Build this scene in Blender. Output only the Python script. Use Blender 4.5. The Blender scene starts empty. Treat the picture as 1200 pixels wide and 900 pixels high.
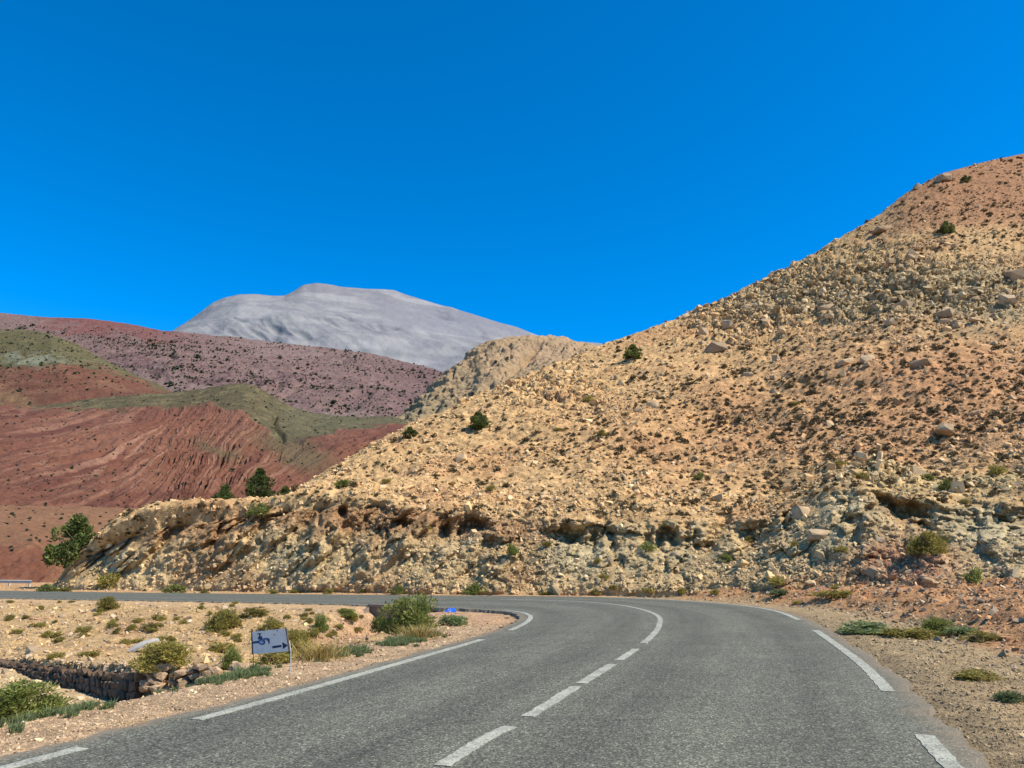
import bpy, math, random
import numpy as np
from mathutils import Vector, Euler
from mathutils.bvhtree import BVHTree

# ------------------------------------------------------------------ camera, sky, sun, exposure
SC = bpy.context.scene
COL = SC.collection
F, HY, CAMZ = 900.0, 662.0, 1.45            # focal length in pixels of a 1200 x 900 picture, horizon row, eye height
PITCH = math.atan((HY - 450) / F)
cam = bpy.data.cameras.new('camera')
cam.sensor_width = 36
cam.lens = 36 * F / 1200
cam.clip_start = 0.1
cam.clip_end = 40000
camo = bpy.data.objects.new('camera', cam)
COL.objects.link(camo)
camo.location = (0, 0, CAMZ)
camo.rotation_euler = (math.pi / 2 + PITCH, 0, 0)
SC.camera = camo

SUN_EL, SUN_AZ = math.radians(50), math.radians(110)      # azimuth clockwise from +Y (ahead of the camera)
world = bpy.data.worlds.new('World')
SC.world = world
world.use_nodes = True
wn = world.node_tree
wn.nodes.clear()
sky = wn.nodes.new('ShaderNodeTexSky')
sky.sky_type = 'NISHITA'
sky.sun_disc = False
sky.sun_elevation = SUN_EL
sky.sun_rotation = SUN_AZ
sky.altitude = 2200
sky.air_density = 0.75
sky.dust_density = 0.0
sky.ozone_density = 3.5
gam = wn.nodes.new('ShaderNodeHueSaturation')
gam.inputs['Saturation'].default_value = 1.38
gam.inputs['Hue'].default_value = 0.497
gam.inputs['Value'].default_value = 1.36
bg = wn.nodes.new('ShaderNodeBackground')
bg.inputs['Strength'].default_value = 0.15
wo = wn.nodes.new('ShaderNodeOutputWorld')
wn.links.new(sky.outputs[0], gam.inputs['Color'])
wn.links.new(gam.outputs[0], bg.inputs['Color'])
wn.links.new(bg.outputs[0], wo.inputs['Surface'])

sl = bpy.data.lights.new('sun', 'SUN')
sl.energy = 5.0
sl.angle = math.radians(0.5)
sl.color = (1.0, 0.95, 0.85)
so = bpy.data.objects.new('sun', sl)
COL.objects.link(so)
sdir = Vector((math.sin(SUN_AZ) * math.cos(SUN_EL), math.cos(SUN_AZ) * math.cos(SUN_EL), math.sin(SUN_EL)))
so.rotation_euler = sdir.to_track_quat('Z', 'Y').to_euler()
so.location = (30, 10, 60)
SC.view_settings.view_transform = 'Standard'
SC.view_settings.look = 'None'
SC.view_settings.exposure = 0.5
SC.view_settings.gamma = 1.0
SC.render.film_transparent = False
SC.cycles.max_bounces = 6
SC.cycles.diffuse_bounces = 3
SC.cycles.volume_bounces = 0

random.seed(7)
RNG = np.random.default_rng(11)

# ------------------------------------------------------------------ pixel rays (to measure the place from the photograph)
cp, sp = math.cos(PITCH), math.sin(PITCH)


def P(px, py, d):
    """world point seen at (px, py) at the forward distance d (arrays welcome)"""
    cx = (np.asarray(px, float) - 600) / F
    cy = (450 - np.asarray(py, float)) / F
    Y = cp - sp * cy
    Z = sp + cp * cy
    t = np.asarray(d, float) / Y
    return np.stack(np.broadcast_arrays(cx * t, Y * t, CAMZ + Z * t), -1)


def G(px, py, z=0.0):
    cx = (px - 600) / F
    cy = (450 - py) / F
    Y = cp - sp * cy
    Z = sp + cp * cy
    t = (z - CAMZ) / Z
    return np.array([cx * t, Y * t])


# ------------------------------------------------------------------ noise
_r = np.random.default_rng(3)
PERM = _r.permutation(256)
PERM = np.concatenate([PERM, PERM, PERM])
GR = _r.normal(size=(256, 3))
GR /= np.linalg.norm(GR, axis=1)[:, None]


def noise(p):
    sh = p.shape[:-1]
    p = p.reshape(-1, 3)
    i = np.floor(p).astype(np.int64)
    f = p - i
    i &= 255
    w = f * f * f * (f * (f * 6 - 15) + 10)
    out = np.zeros(len(p))
    for dx in (0, 1):
        wx = w[:, 0] if dx else 1 - w[:, 0]
        ax = PERM[(i[:, 0] + dx) & 255]
        for dy in (0, 1):
            wy = w[:, 1] if dy else 1 - w[:, 1]
            ay = PERM[(ax + i[:, 1] + dy) & 255]
            for dz in (0, 1):
                wz = w[:, 2] if dz else 1 - w[:, 2]
                g = GR[PERM[(ay + i[:, 2] + dz) & 255]]
                out += wx * wy * wz * (g[:, 0] * (f[:, 0] - dx) + g[:, 1] * (f[:, 1] - dy) + g[:, 2] * (f[:, 2] - dz))
    return (out * 1.6).reshape(sh)


def fbm(p, s, o=4, off=0.0, gain=0.5):
    p = np.asarray(p) * s + off
    r = 0
    a = 1.0
    for k in range(o):
        r = r + a * noise(p)
        p = p * 2.03 + 17.1
        a *= gain
    return r


def ridged(p, s, o=3, off=0.0, gain=0.5):
    p = np.asarray(p) * s + off
    r = 0
    a = 1.0
    for k in range(o):
        r = r + a * (1 - 2 * np.abs(noise(p)))
        p = p * 2.07 + 9.3
        a *= gain
    return r


JIT = _r.uniform(0.08, 0.92, size=(256, 3))
TLT = _r.normal(size=(256, 3)) * 0.6
VAL = _r.uniform(-1, 1, 256)


def blocks(P, s):
    """fractured rock: every jittered cell is one tilted facet, cracks between cells. returns height, crack"""
    sh = np.asarray(P).shape[:-1]
    p = (np.asarray(P) * s).reshape(-1, 3)
    i = np.floor(p).astype(np.int64)
    f1 = np.full(len(p), 1e9)
    f2 = np.full(len(p), 1e9)
    hv = np.zeros(len(p))
    for dx in (-1, 0, 1):
        a = PERM[(i[:, 0] + dx) & 255]
        for dy in (-1, 0, 1):
            b = PERM[(a + i[:, 1] + dy) & 255]
            for dz in (-1, 0, 1):
                h = PERM[(b + i[:, 2] + dz) & 255]
                q = p - (i + np.array([dx, dy, dz])) - JIT[h]
                d = (q * q).sum(1)
                nw = d < f1
                f2 = np.where(nw, f1, np.minimum(f2, d))
                hv = np.where(nw, VAL[h] + (q * TLT[h]).sum(1), hv)
                f1 = np.where(nw, d, f1)
    crack = 1 - np.clip((np.sqrt(f2) - np.sqrt(f1)) / 0.18, 0, 1)
    return hv.reshape(sh), crack.reshape(sh)


def sm(x, a, b):
    t = np.clip((np.asarray(x, float) - a) / (b - a), 0, 1)
    return t * t * (3 - 2 * t)


def bump(x, c, w):
    return np.exp(-((x - c) / w) ** 2)


def mixc(a, b, t):
    t = np.asarray(t)[..., None]
    return a * (1 - t) + np.asarray(b) * t


# ------------------------------------------------------------------ object helpers
def link(name, me, mat=None, parent=None, smooth=False):
    o = bpy.data.objects.new(name, me)
    COL.objects.link(o)
    if mat is not None and not me.materials:
        me.materials.append(mat)
    if smooth:
        me.polygons.foreach_set('use_smooth', np.ones(len(me.polygons), bool))
    if parent is not None:
        o.parent = parent
    return o


def mesh_np(name, V, Fc, tint=None, smooth=False):
    V = np.asarray(V, np.float32).reshape(-1, 3)
    Fc = np.asarray(Fc, np.int32)
    k = Fc.shape[1]
    me = bpy.data.meshes.new(name)
    me.vertices.add(len(V))
    me.vertices.foreach_set('co', V.ravel())
    me.loops.add(Fc.size)
    me.loops.foreach_set('vertex_index', Fc.ravel())
    me.polygons.add(len(Fc))
    me.polygons.foreach_set('loop_start', np.arange(0, Fc.size, k, dtype=np.int32))
    me.polygons.foreach_set('use_smooth', np.full(len(Fc), smooth))
    me.update(calc_edges=True)
    if tint is not None:
        a = me.attributes.new('tint', 'FLOAT_COLOR', 'POINT')
        c = np.ones((len(V), 4), np.float32)
        c[:, :3] = np.asarray(tint).reshape(-1, 3)
        a.data.foreach_set('color', c.ravel())
    return me


def grid_faces(nu, nv, flip=False):
    i = np.arange(nu - 1)[:, None] * nv + np.arange(nv - 1)[None, :]
    i = i.ravel()
    f = np.stack([i, i + nv, i + nv + 1, i + 1], -1)
    return f[:, ::-1] if flip else f


def tag(o, label=None, cat=None, group=None, kind=None):
    if label:
        o['label'] = label
    if cat:
        o['category'] = cat
    if group:
        o['group'] = group
    if kind:
        o['kind'] = kind
    return o


def empty(name, loc, rz=0.0, label=None, cat=None, group=None):
    o = bpy.data.objects.new(name, None)
    COL.objects.link(o)
    o.location = loc
    o.rotation_euler = (0, 0, rz)
    o.empty_display_size = 0.2
    return tag(o, label, cat, group)


class MB:
    """collects simple solids, builds one mesh"""

    def __init__(s):
        s.v = []
        s.f = []

    def add(s, vs, fs):
        b = len(s.v)
        s.v += [tuple(float(c) for c in q) for q in vs]
        s.f += [tuple(i + b for i in q) for q in fs]

    def box(s, c, size, rot=None, taper=1.0):
        x, y, z = [q / 2 for q in size]
        vs = [(-x, -y, -z), (x, -y, -z), (x, y, -z), (-x, y, -z),
              (-x * taper, -y * taper, z), (x * taper, -y * taper, z), (x * taper, y * taper, z), (-x * taper, y * taper, z)]
        if rot:
            R = Euler(rot).to_matrix()
            vs = [tuple(R @ Vector(q)) for q in vs]
        vs = [(q[0] + c[0], q[1] + c[1], q[2] + c[2]) for q in vs]
        s.add(vs, [(0, 3, 2, 1), (4, 5, 6, 7), (0, 1, 5, 4), (1, 2, 6, 5), (2, 3, 7, 6), (3, 0, 4, 7)])

    def tube(s, pts, rad, n=6):
        pts = [Vector(q) for q in pts]
        if not hasattr(rad, '__len__'):
            rad = [rad] * len(pts)
        vs = []
        for i, q in enumerate(pts):
            d = (pts[min(i + 1, len(pts) - 1)] - pts[max(i - 1, 0)]).normalized()
            a = d.orthogonal().normalized()
            b = d.cross(a)
            for k in range(n):
                t = 2 * math.pi * k / n
                vs.append(q + (a * math.cos(t) + b * math.sin(t)) * rad[i])
        fs = []
        for i in range(len(pts) - 1):
            for k in range(n):
                fs.append((i * n + k, i * n + (k + 1) % n, (i + 1) * n + (k + 1) % n, (i + 1) * n + k))
        fs.append(tuple(range(n))[::-1])
        fs.append(tuple((len(pts) - 1) * n + k for k in range(n)))
        s.add(vs, fs)

    def prism(s, poly, y0, y1):
        """poly in (x, z), extruded from y0 to y1"""
        n = len(poly)
        vs = [(x, y0, z) for x, z in poly] + [(x, y1, z) for x, z in poly]
        s.add(vs, [tuple(range(n)), tuple(range(2 * n - 1, n - 1, -1))] +
              [(i, i + n, (i + 1) % n + n, (i + 1) % n) for i in range(n)])

    def mesh(s, name):
        me = bpy.data.meshes.new(name)
        me.from_pydata(s.v, [], s.f)
        me.update()
        return me

    def build(s, name, mat, parent=None, smooth=False):
        return link(name, s.mesh(name), mat, parent, smooth)


# ------------------------------------------------------------------ materials
def mat_base(name, rough=0.9, spec=0.25):
    m = bpy.data.materials.new(name)
    m.use_nodes = True
    nt = m.node_tree
    b = nt.nodes['Principled BSDF']
    b.inputs['Roughness'].default_value = rough
    b.inputs['Specular IOR Level'].default_value = spec
    return m, nt, b


def nd(nt, typ, **kw):
    n = nt.nodes.new(typ)
    for k, v in kw.items():
        if k in n.inputs:
            n.inputs[k].default_value = v
        else:
            setattr(n, k, v)
    return n


def ramp(nt, stops, interp='LINEAR'):
    r = nt.nodes.new('ShaderNodeValToRGB')
    r.color_ramp.interpolation = interp
    el = r.color_ramp.elements
    while len(el) < len(stops):
        el.new(0.5)
    for e, (p, c) in zip(el, stops):
        e.position = p
        e.color = (c, c, c, 1) if not hasattr(c, '__len__') else (*c, 1)
    return r


def mulc(nt, a, b, fac=1.0, mode='MULTIPLY'):
    m = nt.nodes.new('ShaderNodeMix')
    m.data_type = 'RGBA'
    m.blend_type = mode
    m.inputs[0].default_value = fac
    for s, q in ((6, a), (7, b)):
        if hasattr(q, '__len__'):
            m.inputs[s].default_value = (*q, 1)
        else:
            nt.links.new(q, m.inputs[s])
    return m


def terrain_mat(name, scale, lo=0.72, hi=1.25, bump_d=0.5, bump_scale=None, speck=None):
    """tint attribute times grain; scale = features per metre"""
    m, nt, b = mat_base(name, 0.95, 0.1)
    tc = nd(nt, 'ShaderNodeTexCoord')
    at = nd(nt, 'ShaderNodeAttribute', attribute_name='tint')
    n1 = nd(nt, 'ShaderNodeTexNoise', Scale=scale, Detail=8.0, Roughness=0.68)
    nt.links.new(tc.outputs['Object'], n1.inputs['Vector'])
    r1 = ramp(nt, [(0.3, lo), (0.7, hi)])
    nt.links.new(n1.outputs[0], r1.inputs[0])
    mx = mulc(nt, at.outputs['Color'], r1.outputs[0])
    out = mx.outputs[2]
    if speck:
        vo = nd(nt, 'ShaderNodeTexVoronoi', Scale=speck[0])
        nt.links.new(tc.outputs['Object'], vo.inputs['Vector'])
        sr = nd(nt, 'ShaderNodeSeparateColor')
        nt.links.new(vo.outputs['Color'], sr.inputs[0])
        r2 = ramp(nt, [(0.0, speck[1]), (0.45, 0.95), (1.0, speck[2])])
        nt.links.new(sr.outputs[0], r2.inputs[0])
        mx2 = mulc(nt, out, r2.outputs[0])
        out = mx2.outputs[2]
    nt.links.new(out, b.inputs['Base Color'])
    n2 = nd(nt, 'ShaderNodeTexNoise', Scale=bump_scale or scale * 2, Detail=6.0, Roughness=0.7)
    nt.links.new(tc.outputs['Object'], n2.inputs['Vector'])
    bp = nd(nt, 'ShaderNodeBump', Strength=0.9, Distance=bump_d)
    nt.links.new(n2.outputs[0], bp.inputs['Height'])
    nt.links.new(bp.outputs[0], b.inputs['Normal'])
    return m


def rock_mat(name, c, var=0.35, scale=3.0):
    """per-instance tone from 'tone' attribute of the scatter, or object random for single rocks"""
    m, nt, b = mat_base(name, 0.92, 0.15)
    tc = nd(nt, 'ShaderNodeTexCoord')
    oi = nd(nt, 'ShaderNodeObjectInfo')
    r0 = ramp(nt, [(0.0, tuple(q * (1 - var) for q in c)), (0.5, c),
                   (1.0, tuple(min(0.85, q * (1 + var)) for q in c))])
    nt.links.new(oi.outputs['Random'], r0.inputs[0])
    n1 = nd(nt, 'ShaderNodeTexNoise', Scale=scale, Detail=5.0, Roughness=0.65)
    nt.links.new(tc.outputs['Object'], n1.inputs['Vector'])
    r1 = ramp(nt, [(0.3, 0.75), (0.7, 1.2)])
    nt.links.new(n1.outputs[0], r1.inputs[0])
    mx = mulc(nt, r0.outputs[0], r1.outputs[0])
    nt.links.new(mx.outputs[2], b.inputs['Base Color'])
    bp = nd(nt, 'ShaderNodeBump', Strength=0.6, Distance=0.05)
    nt.links.new(n1.outputs[0], bp.inputs['Height'])
    nt.links.new(bp.outputs[0], b.inputs['Normal'])
    return m


def scatter_rock_mat(name):
    """colour carried by the scatter points (instancer attribute 'stone')"""
    m, nt, b = mat_base(name, 0.92, 0.15)
    at = nd(nt, 'ShaderNodeAttribute', attribute_name='stone')
    at.attribute_type = 'INSTANCER'
    tc = nd(nt, 'ShaderNodeTexCoord')
    n1 = nd(nt, 'ShaderNodeTexNoise', Scale=1.5, Detail=4.0, Roughness=0.65)
    nt.links.new(tc.outputs['Object'], n1.inputs['Vector'])
    r1 = ramp(nt, [(0.3, 0.8), (0.7, 1.15)])
    nt.links.new(n1.outputs[0], r1.inputs[0])
    mx = mulc(nt, at.outputs['Color'], r1.outputs[0])
    nt.links.new(mx.outputs[2], b.inputs['Base Color'])
    return m


def leaf_mat(name, c1, c2, scale=6.0, trans=0.25):
    m, nt, b = mat_base(name, 0.75, 0.2)
    tc = nd(nt, 'ShaderNodeTexCoord')
    oi = nd(nt, 'ShaderNodeObjectInfo')
    n1 = nd(nt, 'ShaderNodeTexNoise', Scale=scale, Detail=4.0, Roughness=0.7)
    nt.links.new(tc.outputs['Object'], n1.inputs['Vector'])
    r = ramp(nt, [(0.35, c1), (0.65, c2)])
    nt.links.new(n1.outputs[0], r.inputs[0])
    r2 = ramp(nt, [(0.0, 0.75), (1.0, 1.3)])
    nt.links.new(oi.outputs['Random'], r2.inputs[0])
    mx = mulc(nt, r.outputs[0], r2.outputs[0])
    nt.links.new(mx.outputs[2], b.inputs['Base Color'])
    tr = nd(nt, 'ShaderNodeBsdfTranslucent')
    nt.links.new(mx.outputs[2], tr.inputs[0])
    ms = nd(nt, 'ShaderNodeMixShader')
    ms.inputs[0].default_value = trans
    nt.links.new(b.outputs[0], ms.inputs[1])
    nt.links.new(tr.outputs[0], ms.inputs[2])
    nt.links.new(ms.outputs[0], nt.nodes['Material Output'].inputs[0])
    return m


def plain_mat(name, c, rough=0.7, var=0.2, scale=8.0, metal=0.0, bumpd=0.0):
    m, nt, b = mat_base(name, rough, 0.3)
    b.inputs['Metallic'].default_value = metal
    tc = nd(nt, 'ShaderNodeTexCoord')
    n1 = nd(nt, 'ShaderNodeTexNoise', Scale=scale, Detail=6.0, Roughness=0.7)
    nt.links.new(tc.outputs['Object'], n1.inputs['Vector'])
    r = ramp(nt, [(0.3, tuple(q * (1 - var) for q in c)), (0.7, tuple(min(1, q * (1 + var)) for q in c))])
    nt.links.new(n1.outputs[0], r.inputs[0])
    nt.links.new(r.outputs[0], b.inputs['Base Color'])
    if bumpd:
        bp = nd(nt, 'ShaderNodeBump', Strength=0.8, Distance=bumpd)
        nt.links.new(n1.outputs[0], bp.inputs['Height'])
        nt.links.new(bp.outputs[0], b.inputs['Normal'])
    return m


def asphalt_mat():
    m, nt, b = mat_base('asphalt', 0.85, 0.3)
    tc = nd(nt, 'ShaderNodeTexCoord')
    at = nd(nt, 'ShaderNodeAttribute', attribute_name='tint')
    sepa = nd(nt, 'ShaderNodeSeparateColor')
    nt.links.new(at.outputs['Color'], sepa.inputs[0])
    # aggregate: two stone sizes
    v1 = nd(nt, 'ShaderNodeTexVoronoi', Scale=55.0)
    v2 = nd(nt, 'ShaderNodeTexVoronoi', Scale=95.0)
    s1 = nd(nt, 'ShaderNodeSeparateColor')
    s2 = nd(nt, 'ShaderNodeSeparateColor')
    for v, s in ((v1, s1), (v2, s2)):
        nt.links.new(tc.outputs['Object'], v.inputs['Vector'])
        nt.links.new(v.outputs['Color'], s.inputs[0])
    ra = ramp(nt, [(0.0, 0.5), (0.35, 0.84), (0.72, 1.02), (0.86, 1.35), (1.0, 1.95)])
    rb = ramp(nt, [(0.0, 0.5), (0.5, 0.95), (1.0, 1.7)])
    nt.links.new(s1.outputs[0], ra.inputs[0])
    nt.links.new(s2.outputs[1], rb.inputs[0])
    agg = mulc(nt, ra.outputs[0], rb.outputs[0])
    # broad mottling, stretched along nothing in particular
    n1 = nd(nt, 'ShaderNodeTexNoise', Scale=0.7, Detail=9.0, Roughness=0.75)
    nt.links.new(tc.outputs['Object'], n1.inputs['Vector'])
    rn = ramp(nt, [(0.3, (0.094, 0.091, 0.064)), (0.7, (0.138, 0.131, 0.092))])
    nt.links.new(n1.outputs[0], rn.inputs[0])
    # crosswise: wheel paths (green channel) a little darker and smoother
    rw = ramp(nt, [(0.0, 1.04), (1.0, 0.80)])
    nt.links.new(sepa.outputs[1], rw.inputs[0])
    base = mulc(nt, rn.outputs[0], rw.outputs[0])
    fa = nd(nt, 'ShaderNodeAttribute', attribute_name='flow')
    mp = nd(nt, 'ShaderNodeMapping')
    mp.inputs['Scale'].default_value = (4.5, 0.22, 1)
    nt.links.new(fa.outputs['Vector'], mp.inputs['Vector'])
    ns_ = nd(nt, 'ShaderNodeTexNoise', Scale=1.0, Detail=6.0, Roughness=0.7, Distortion=0.3)
    nt.links.new(mp.outputs[0], ns_.inputs['Vector'])
    rs = ramp(nt, [(0.3, 0.82), (0.7, 1.16)])
    nt.links.new(ns_.outputs[0], rs.inputs[0])
    # cracks: thin dark lines where broad cells meet
    vc = nd(nt, 'ShaderNodeTexVoronoi', Scale=0.33)
    vc.feature = 'DISTANCE_TO_EDGE'
    nw_ = nd(nt, 'ShaderNodeTexNoise', Scale=1.6, Detail=5.0)
    nt.links.new(tc.outputs['Object'], nw_.inputs['Vector'])
    wv_ = nd(nt, 'ShaderNodeMix', data_type='VECTOR')
    wv_.inputs[0].default_value = 0.35
    nt.links.new(tc.outputs['Object'], wv_.inputs[4])
    nt.links.new(nw_.outputs['Color'], wv_.inputs[5])
    nt.links.new(wv_.outputs[1], vc.inputs['Vector'])
    rk_ = ramp(nt, [(0.0, 0.68), (0.004, 1.0)])
    nt.links.new(vc.outputs['Distance'], rk_.inputs[0])
    b1 = mulc(nt, base.outputs[2], rs.outputs[0])
    b2 = mulc(nt, b1.outputs[2], rk_.outputs[0])
    c2 = mulc(nt, b2.outputs[2], agg.outputs[2])
    # dust towards the edges (red channel)
    n3 = nd(nt, 'ShaderNodeTexNoise', Scale=5.0, Detail=6.0, Roughness=0.75)
    nt.links.new(tc.outputs['Object'], n3.inputs['Vector'])
    ad = nd(nt, 'ShaderNodeMath', operation='MULTIPLY_ADD')
    nt.links.new(sepa.outputs[0], ad.inputs[0])
    ad.inputs[1].default_value = 1.15
    sb = nd(nt, 'ShaderNodeMath', operation='SUBTRACT')
    nt.links.new(n3.outputs[0], sb.inputs[0])
    sb.inputs[1].default_value = 0.95
    nt.links.new(sb.outputs[0], ad.inputs[2])
    cl = nd(nt, 'ShaderNodeClamp')
    nt.links.new(ad.outputs[0], cl.inputs[0])
    dust = mulc(nt, c2.outputs[2], (0.22, 0.165, 0.105), mode='MIX')
    nt.links.new(cl.outputs[0], dust.inputs[0])
    nt.links.new(dust.outputs[2], b.inputs['Base Color'])
    bp = nd(nt, 'ShaderNodeBump', Strength=0.75, Distance=0.006)
    nt.links.new(v1.outputs['Distance'], bp.inputs['Height'])
    nt.links.new(bp.outputs[0], b.inputs['Normal'])
    return m


def marking_mat():
    m, nt, b = mat_base('road_paint', 0.7, 0.3)
    tc = nd(nt, 'ShaderNodeTexCoord')
    n1 = nd(nt, 'ShaderNodeTexNoise', Scale=3.0, Detail=6.0, Roughness=0.7)
    v1 = nd(nt, 'ShaderNodeTexVoronoi', Scale=75.0)
    s1 = nd(nt, 'ShaderNodeSeparateColor')
    nt.links.new(tc.outputs['Object'], n1.inputs['Vector'])
    nt.links.new(tc.outputs['Object'], v1.inputs['Vector'])
    nt.links.new(v1.outputs['Color'], s1.inputs[0])
    r1 = ramp(nt, [(0.25, (0.28, 0.265, 0.19)), (0.6, (0.40, 0.385, 0.29))])
    nt.links.new(n1.outputs[0], r1.inputs[0])
    a = nd(nt, 'ShaderNodeMath', operation='ADD')
    nt.links.new(s1.outputs[0], a.inputs[0])
    nt.links.new(n1.outputs[0], a.inputs[1])
    r2 = ramp(nt, [(0.60, 0.0), (1.0, 1.0)])
    nt.links.new(a.outputs[0], r2.inputs[0])
    mx = mulc(nt, (0.15, 0.15, 0.13), r1.outputs[0], mode='MIX')
    nt.links.new(r2.outputs[0], mx.inputs[0])
    nt.links.new(mx.outputs[2], b.inputs['Base Color'])
    return m


M = {}
M['ground'] = terrain_mat('dry_ground', 2.2, 0.68, 1.28, 0.05, 14.0, speck=(26.0, 0.66, 1.28))
M['hill'] = terrain_mat('stony_hill', 0.9, 0.72, 1.25, 0.25, 2.2, speck=(2.4, 0.72, 1.2))
M['asphalt'] = asphalt_mat()
M['paint'] = marking_mat()
M['stone'] = scatter_rock_mat('loose_stone')
M['boulder'] = rock_mat('boulder_stone', (0.40, 0.275, 0.155), 0.22, 3.0)
M['wallstone_shaded'] = rock_mat('wall_stone', (0.14, 0.088, 0.052), 0.22, 6.0)  # dark stone, with the shade on the wall put into its colour too
M['rubblestone_lit'] = rock_mat('rubble_stone_lit', (0.42, 0.28, 0.16), 0.25, 6.0)  # lighter tone of the wall stone, painted as lit for the sunny end
M['mortar'] = plain_mat('wall_earth', (0.2, 0.125, 0.07), 0.95, 0.3, 5, bumpd=0.03)
M['juniper'] = leaf_mat('juniper_leaf', (0.05, 0.07, 0.016), (0.16, 0.18, 0.045), 2.5, 0.3)
M['green'] = leaf_mat('green_leaf', (0.09, 0.12, 0.025), (0.30, 0.30, 0.075), 5, 0.4)
M['olive'] = leaf_mat('olive_leaf', (0.17, 0.145, 0.03), (0.40, 0.32, 0.08), 6, 0.4)
M['herb'] = leaf_mat('herb_leaf', (0.10, 0.14, 0.05), (0.27, 0.29, 0.12), 6, 0.4)
M['straw'] = leaf_mat('dry_grass_blade', (0.32, 0.23, 0.07), (0.54, 0.40, 0.14), 6, 0.3)
M['cushion'] = leaf_mat('cushion_twig', (0.095, 0.066, 0.03), (0.19, 0.13, 0.055), 5, 0.1)
M['scrub'] = leaf_mat('far_scrub', (0.045, 0.05, 0.03), (0.11, 0.11, 0.06), 0.3, 0.1)
M['wood'] = plain_mat('dry_wood', (0.16, 0.11, 0.07), 0.9, 0.3, 12)
M['concrete'] = plain_mat('old_concrete', (0.24, 0.165, 0.11), 0.9, 0.25, 3, bumpd=0.02)
M['sign'] = plain_mat('sign_sheet', (0.80, 0.66, 0.54), 0.6, 0.12, 9)
M['signblue'] = plain_mat('sign_blue_paint', (0.012, 0.045, 0.12), 0.6, 0.3, 30)
M['signpale'] = plain_mat('sign_pale_paint', (0.25, 0.33, 0.46), 0.6, 0.2, 30)
M['signink'] = plain_mat('sign_dark_paint', (0.012, 0.02, 0.07), 0.6, 0.3, 30)
M['rust'] = plain_mat('rusty_steel', (0.09, 0.06, 0.045), 0.8, 0.4, 20)
M['galv'] = plain_mat('galvanised_steel', (0.46, 0.44, 0.38), 0.75, 0.12, 3)
M['whitepaint'] = plain_mat('white_paint', (0.75, 0.76, 0.76), 0.5, 0.08, 4)
M['blackpaint'] = plain_mat('black_paint', (0.02, 0.02, 0.025), 0.5, 0.2, 4)
M['bluebag'] = plain_mat('blue_plastic', (0.01, 0.1, 0.62), 0.35, 0.2, 12)
M['slab'] = plain_mat('pale_slab', (0.42, 0.37, 0.30), 0.85, 0.15, 6, bumpd=0.02)


# ------------------------------------------------------------------ curves
def smooth_line(pts, n=12):
    pts = np.asarray(pts, float)
    q = np.vstack([2 * pts[0] - pts[1], pts, 2 * pts[-1] - pts[-2]])
    out = []
    for i in range(1, len(q) - 2):
        for t in np.arange(n) / n:
            p0, p1, p2, p3 = q[i - 1], q[i], q[i + 1], q[i + 2]
            out.append(0.5 * ((2 * p1) + (-p0 + p2) * t + (2 * p0 - 5 * p1 + 4 * p2 - p3) * t * t + (-p0 + 3 * p1 - 3 * p2 + p3) * t ** 3))
    out.append(pts[-1])
    return np.array(out)


def resample(L, step):
    d = np.r_[0, np.cumsum(np.linalg.norm(np.diff(L, axis=0), axis=1))]
    s = np.linspace(0, d[-1], max(2, int(d[-1] / step) + 1))
    return np.stack([np.interp(s, d, L[:, k]) for k in range(L.shape[1])], -1)


def offset(L, w):
    t = np.gradient(L, axis=0)
    t /= np.linalg.norm(t, axis=1)[:, None] + 1e-9
    n = np.stack([t[:, 1], -t[:, 0]], -1)            # to the right of travel
    return L + n * w


# painted lines, measured on the photograph
LEFT = resample(smooth_line([(-16.6, -34), (-9.8, -14), (-6.2, -2), (-3.69, 6.18), (-3.02, 7.95), (-2.2, 10.6), (-0.62, 16.0), (0.0, 18.5),
                             (0.42, 21.2), (0.50, 23.8), (-0.1, 26.0), (-2.0, 27.9), (-6.6, 30.6), (-12.0, 32.7), (-17.5, 34.5), (-23.5, 36.3),
                             (-34, 39.6), (-55, 47), (-90, 62)]), 0.25)
CEN = resample(smooth_line([(-13.1, -34), (-6.6, -14), (-2.9, -2), (-0.52, 6.13), (0.06, 7.75), (0.79, 9.95), (1.5, 12.1), (2.21, 14.3), (2.96, 16.94),
                            (3.55, 19.4), (4.2, 23.0), (4.3, 26.5), (3.85, 29.7), (2.6, 32.2), (0.2, 33.9), (-4.5, 34.8), (-10.5, 36.2), (-20, 39.2),
                            (-32, 43.1), (-53, 50.5), (-88, 66)]), 0.25)
RIGHT = resample(smooth_line([(-9.5, -34), (-3.2, -14), (0.6, -2), (3.25, 6.18), (3.72, 7.55), (4.42, 9.6), (5.4, 12.7), (6.85, 18.1), (7.75, 21.7),
                              (8.45, 25.5), (8.45, 28.6), (7.6, 31.8), (6.1, 34.6), (3.6, 36.9), (0.0, 38.2), (-8.5, 39.7), (-20.0, 42.5),
                              (-31, 46.2), (-52, 54), (-87, 70)]), 0.25)
EDGE_IN = offset(LEFT, -0.33)
EDGE_OUT = offset(RIGHT, 0.27)
# the tight apron of asphalt inside the bend
TIP = int(np.argmax(LEFT[:, 0] - 0.0 * LEFT[:, 1]))


def dist_line(X, L, chunk=60000):
    A, B = L[:-1], L[1:]
    D = B - A
    dd = (D ** 2).sum(1) + 1e-12
    out = np.empty(len(X))
    for i in range(0, len(X), chunk):
        q = X[i:i + chunk, None, :] - A[None]
        t = np.clip((q * D).sum(-1) / dd, 0, 1)
        e = q - t[..., None] * D
        out[i:i + chunk] = np.sqrt((e ** 2).sum(-1).min(1))
    return out


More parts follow.
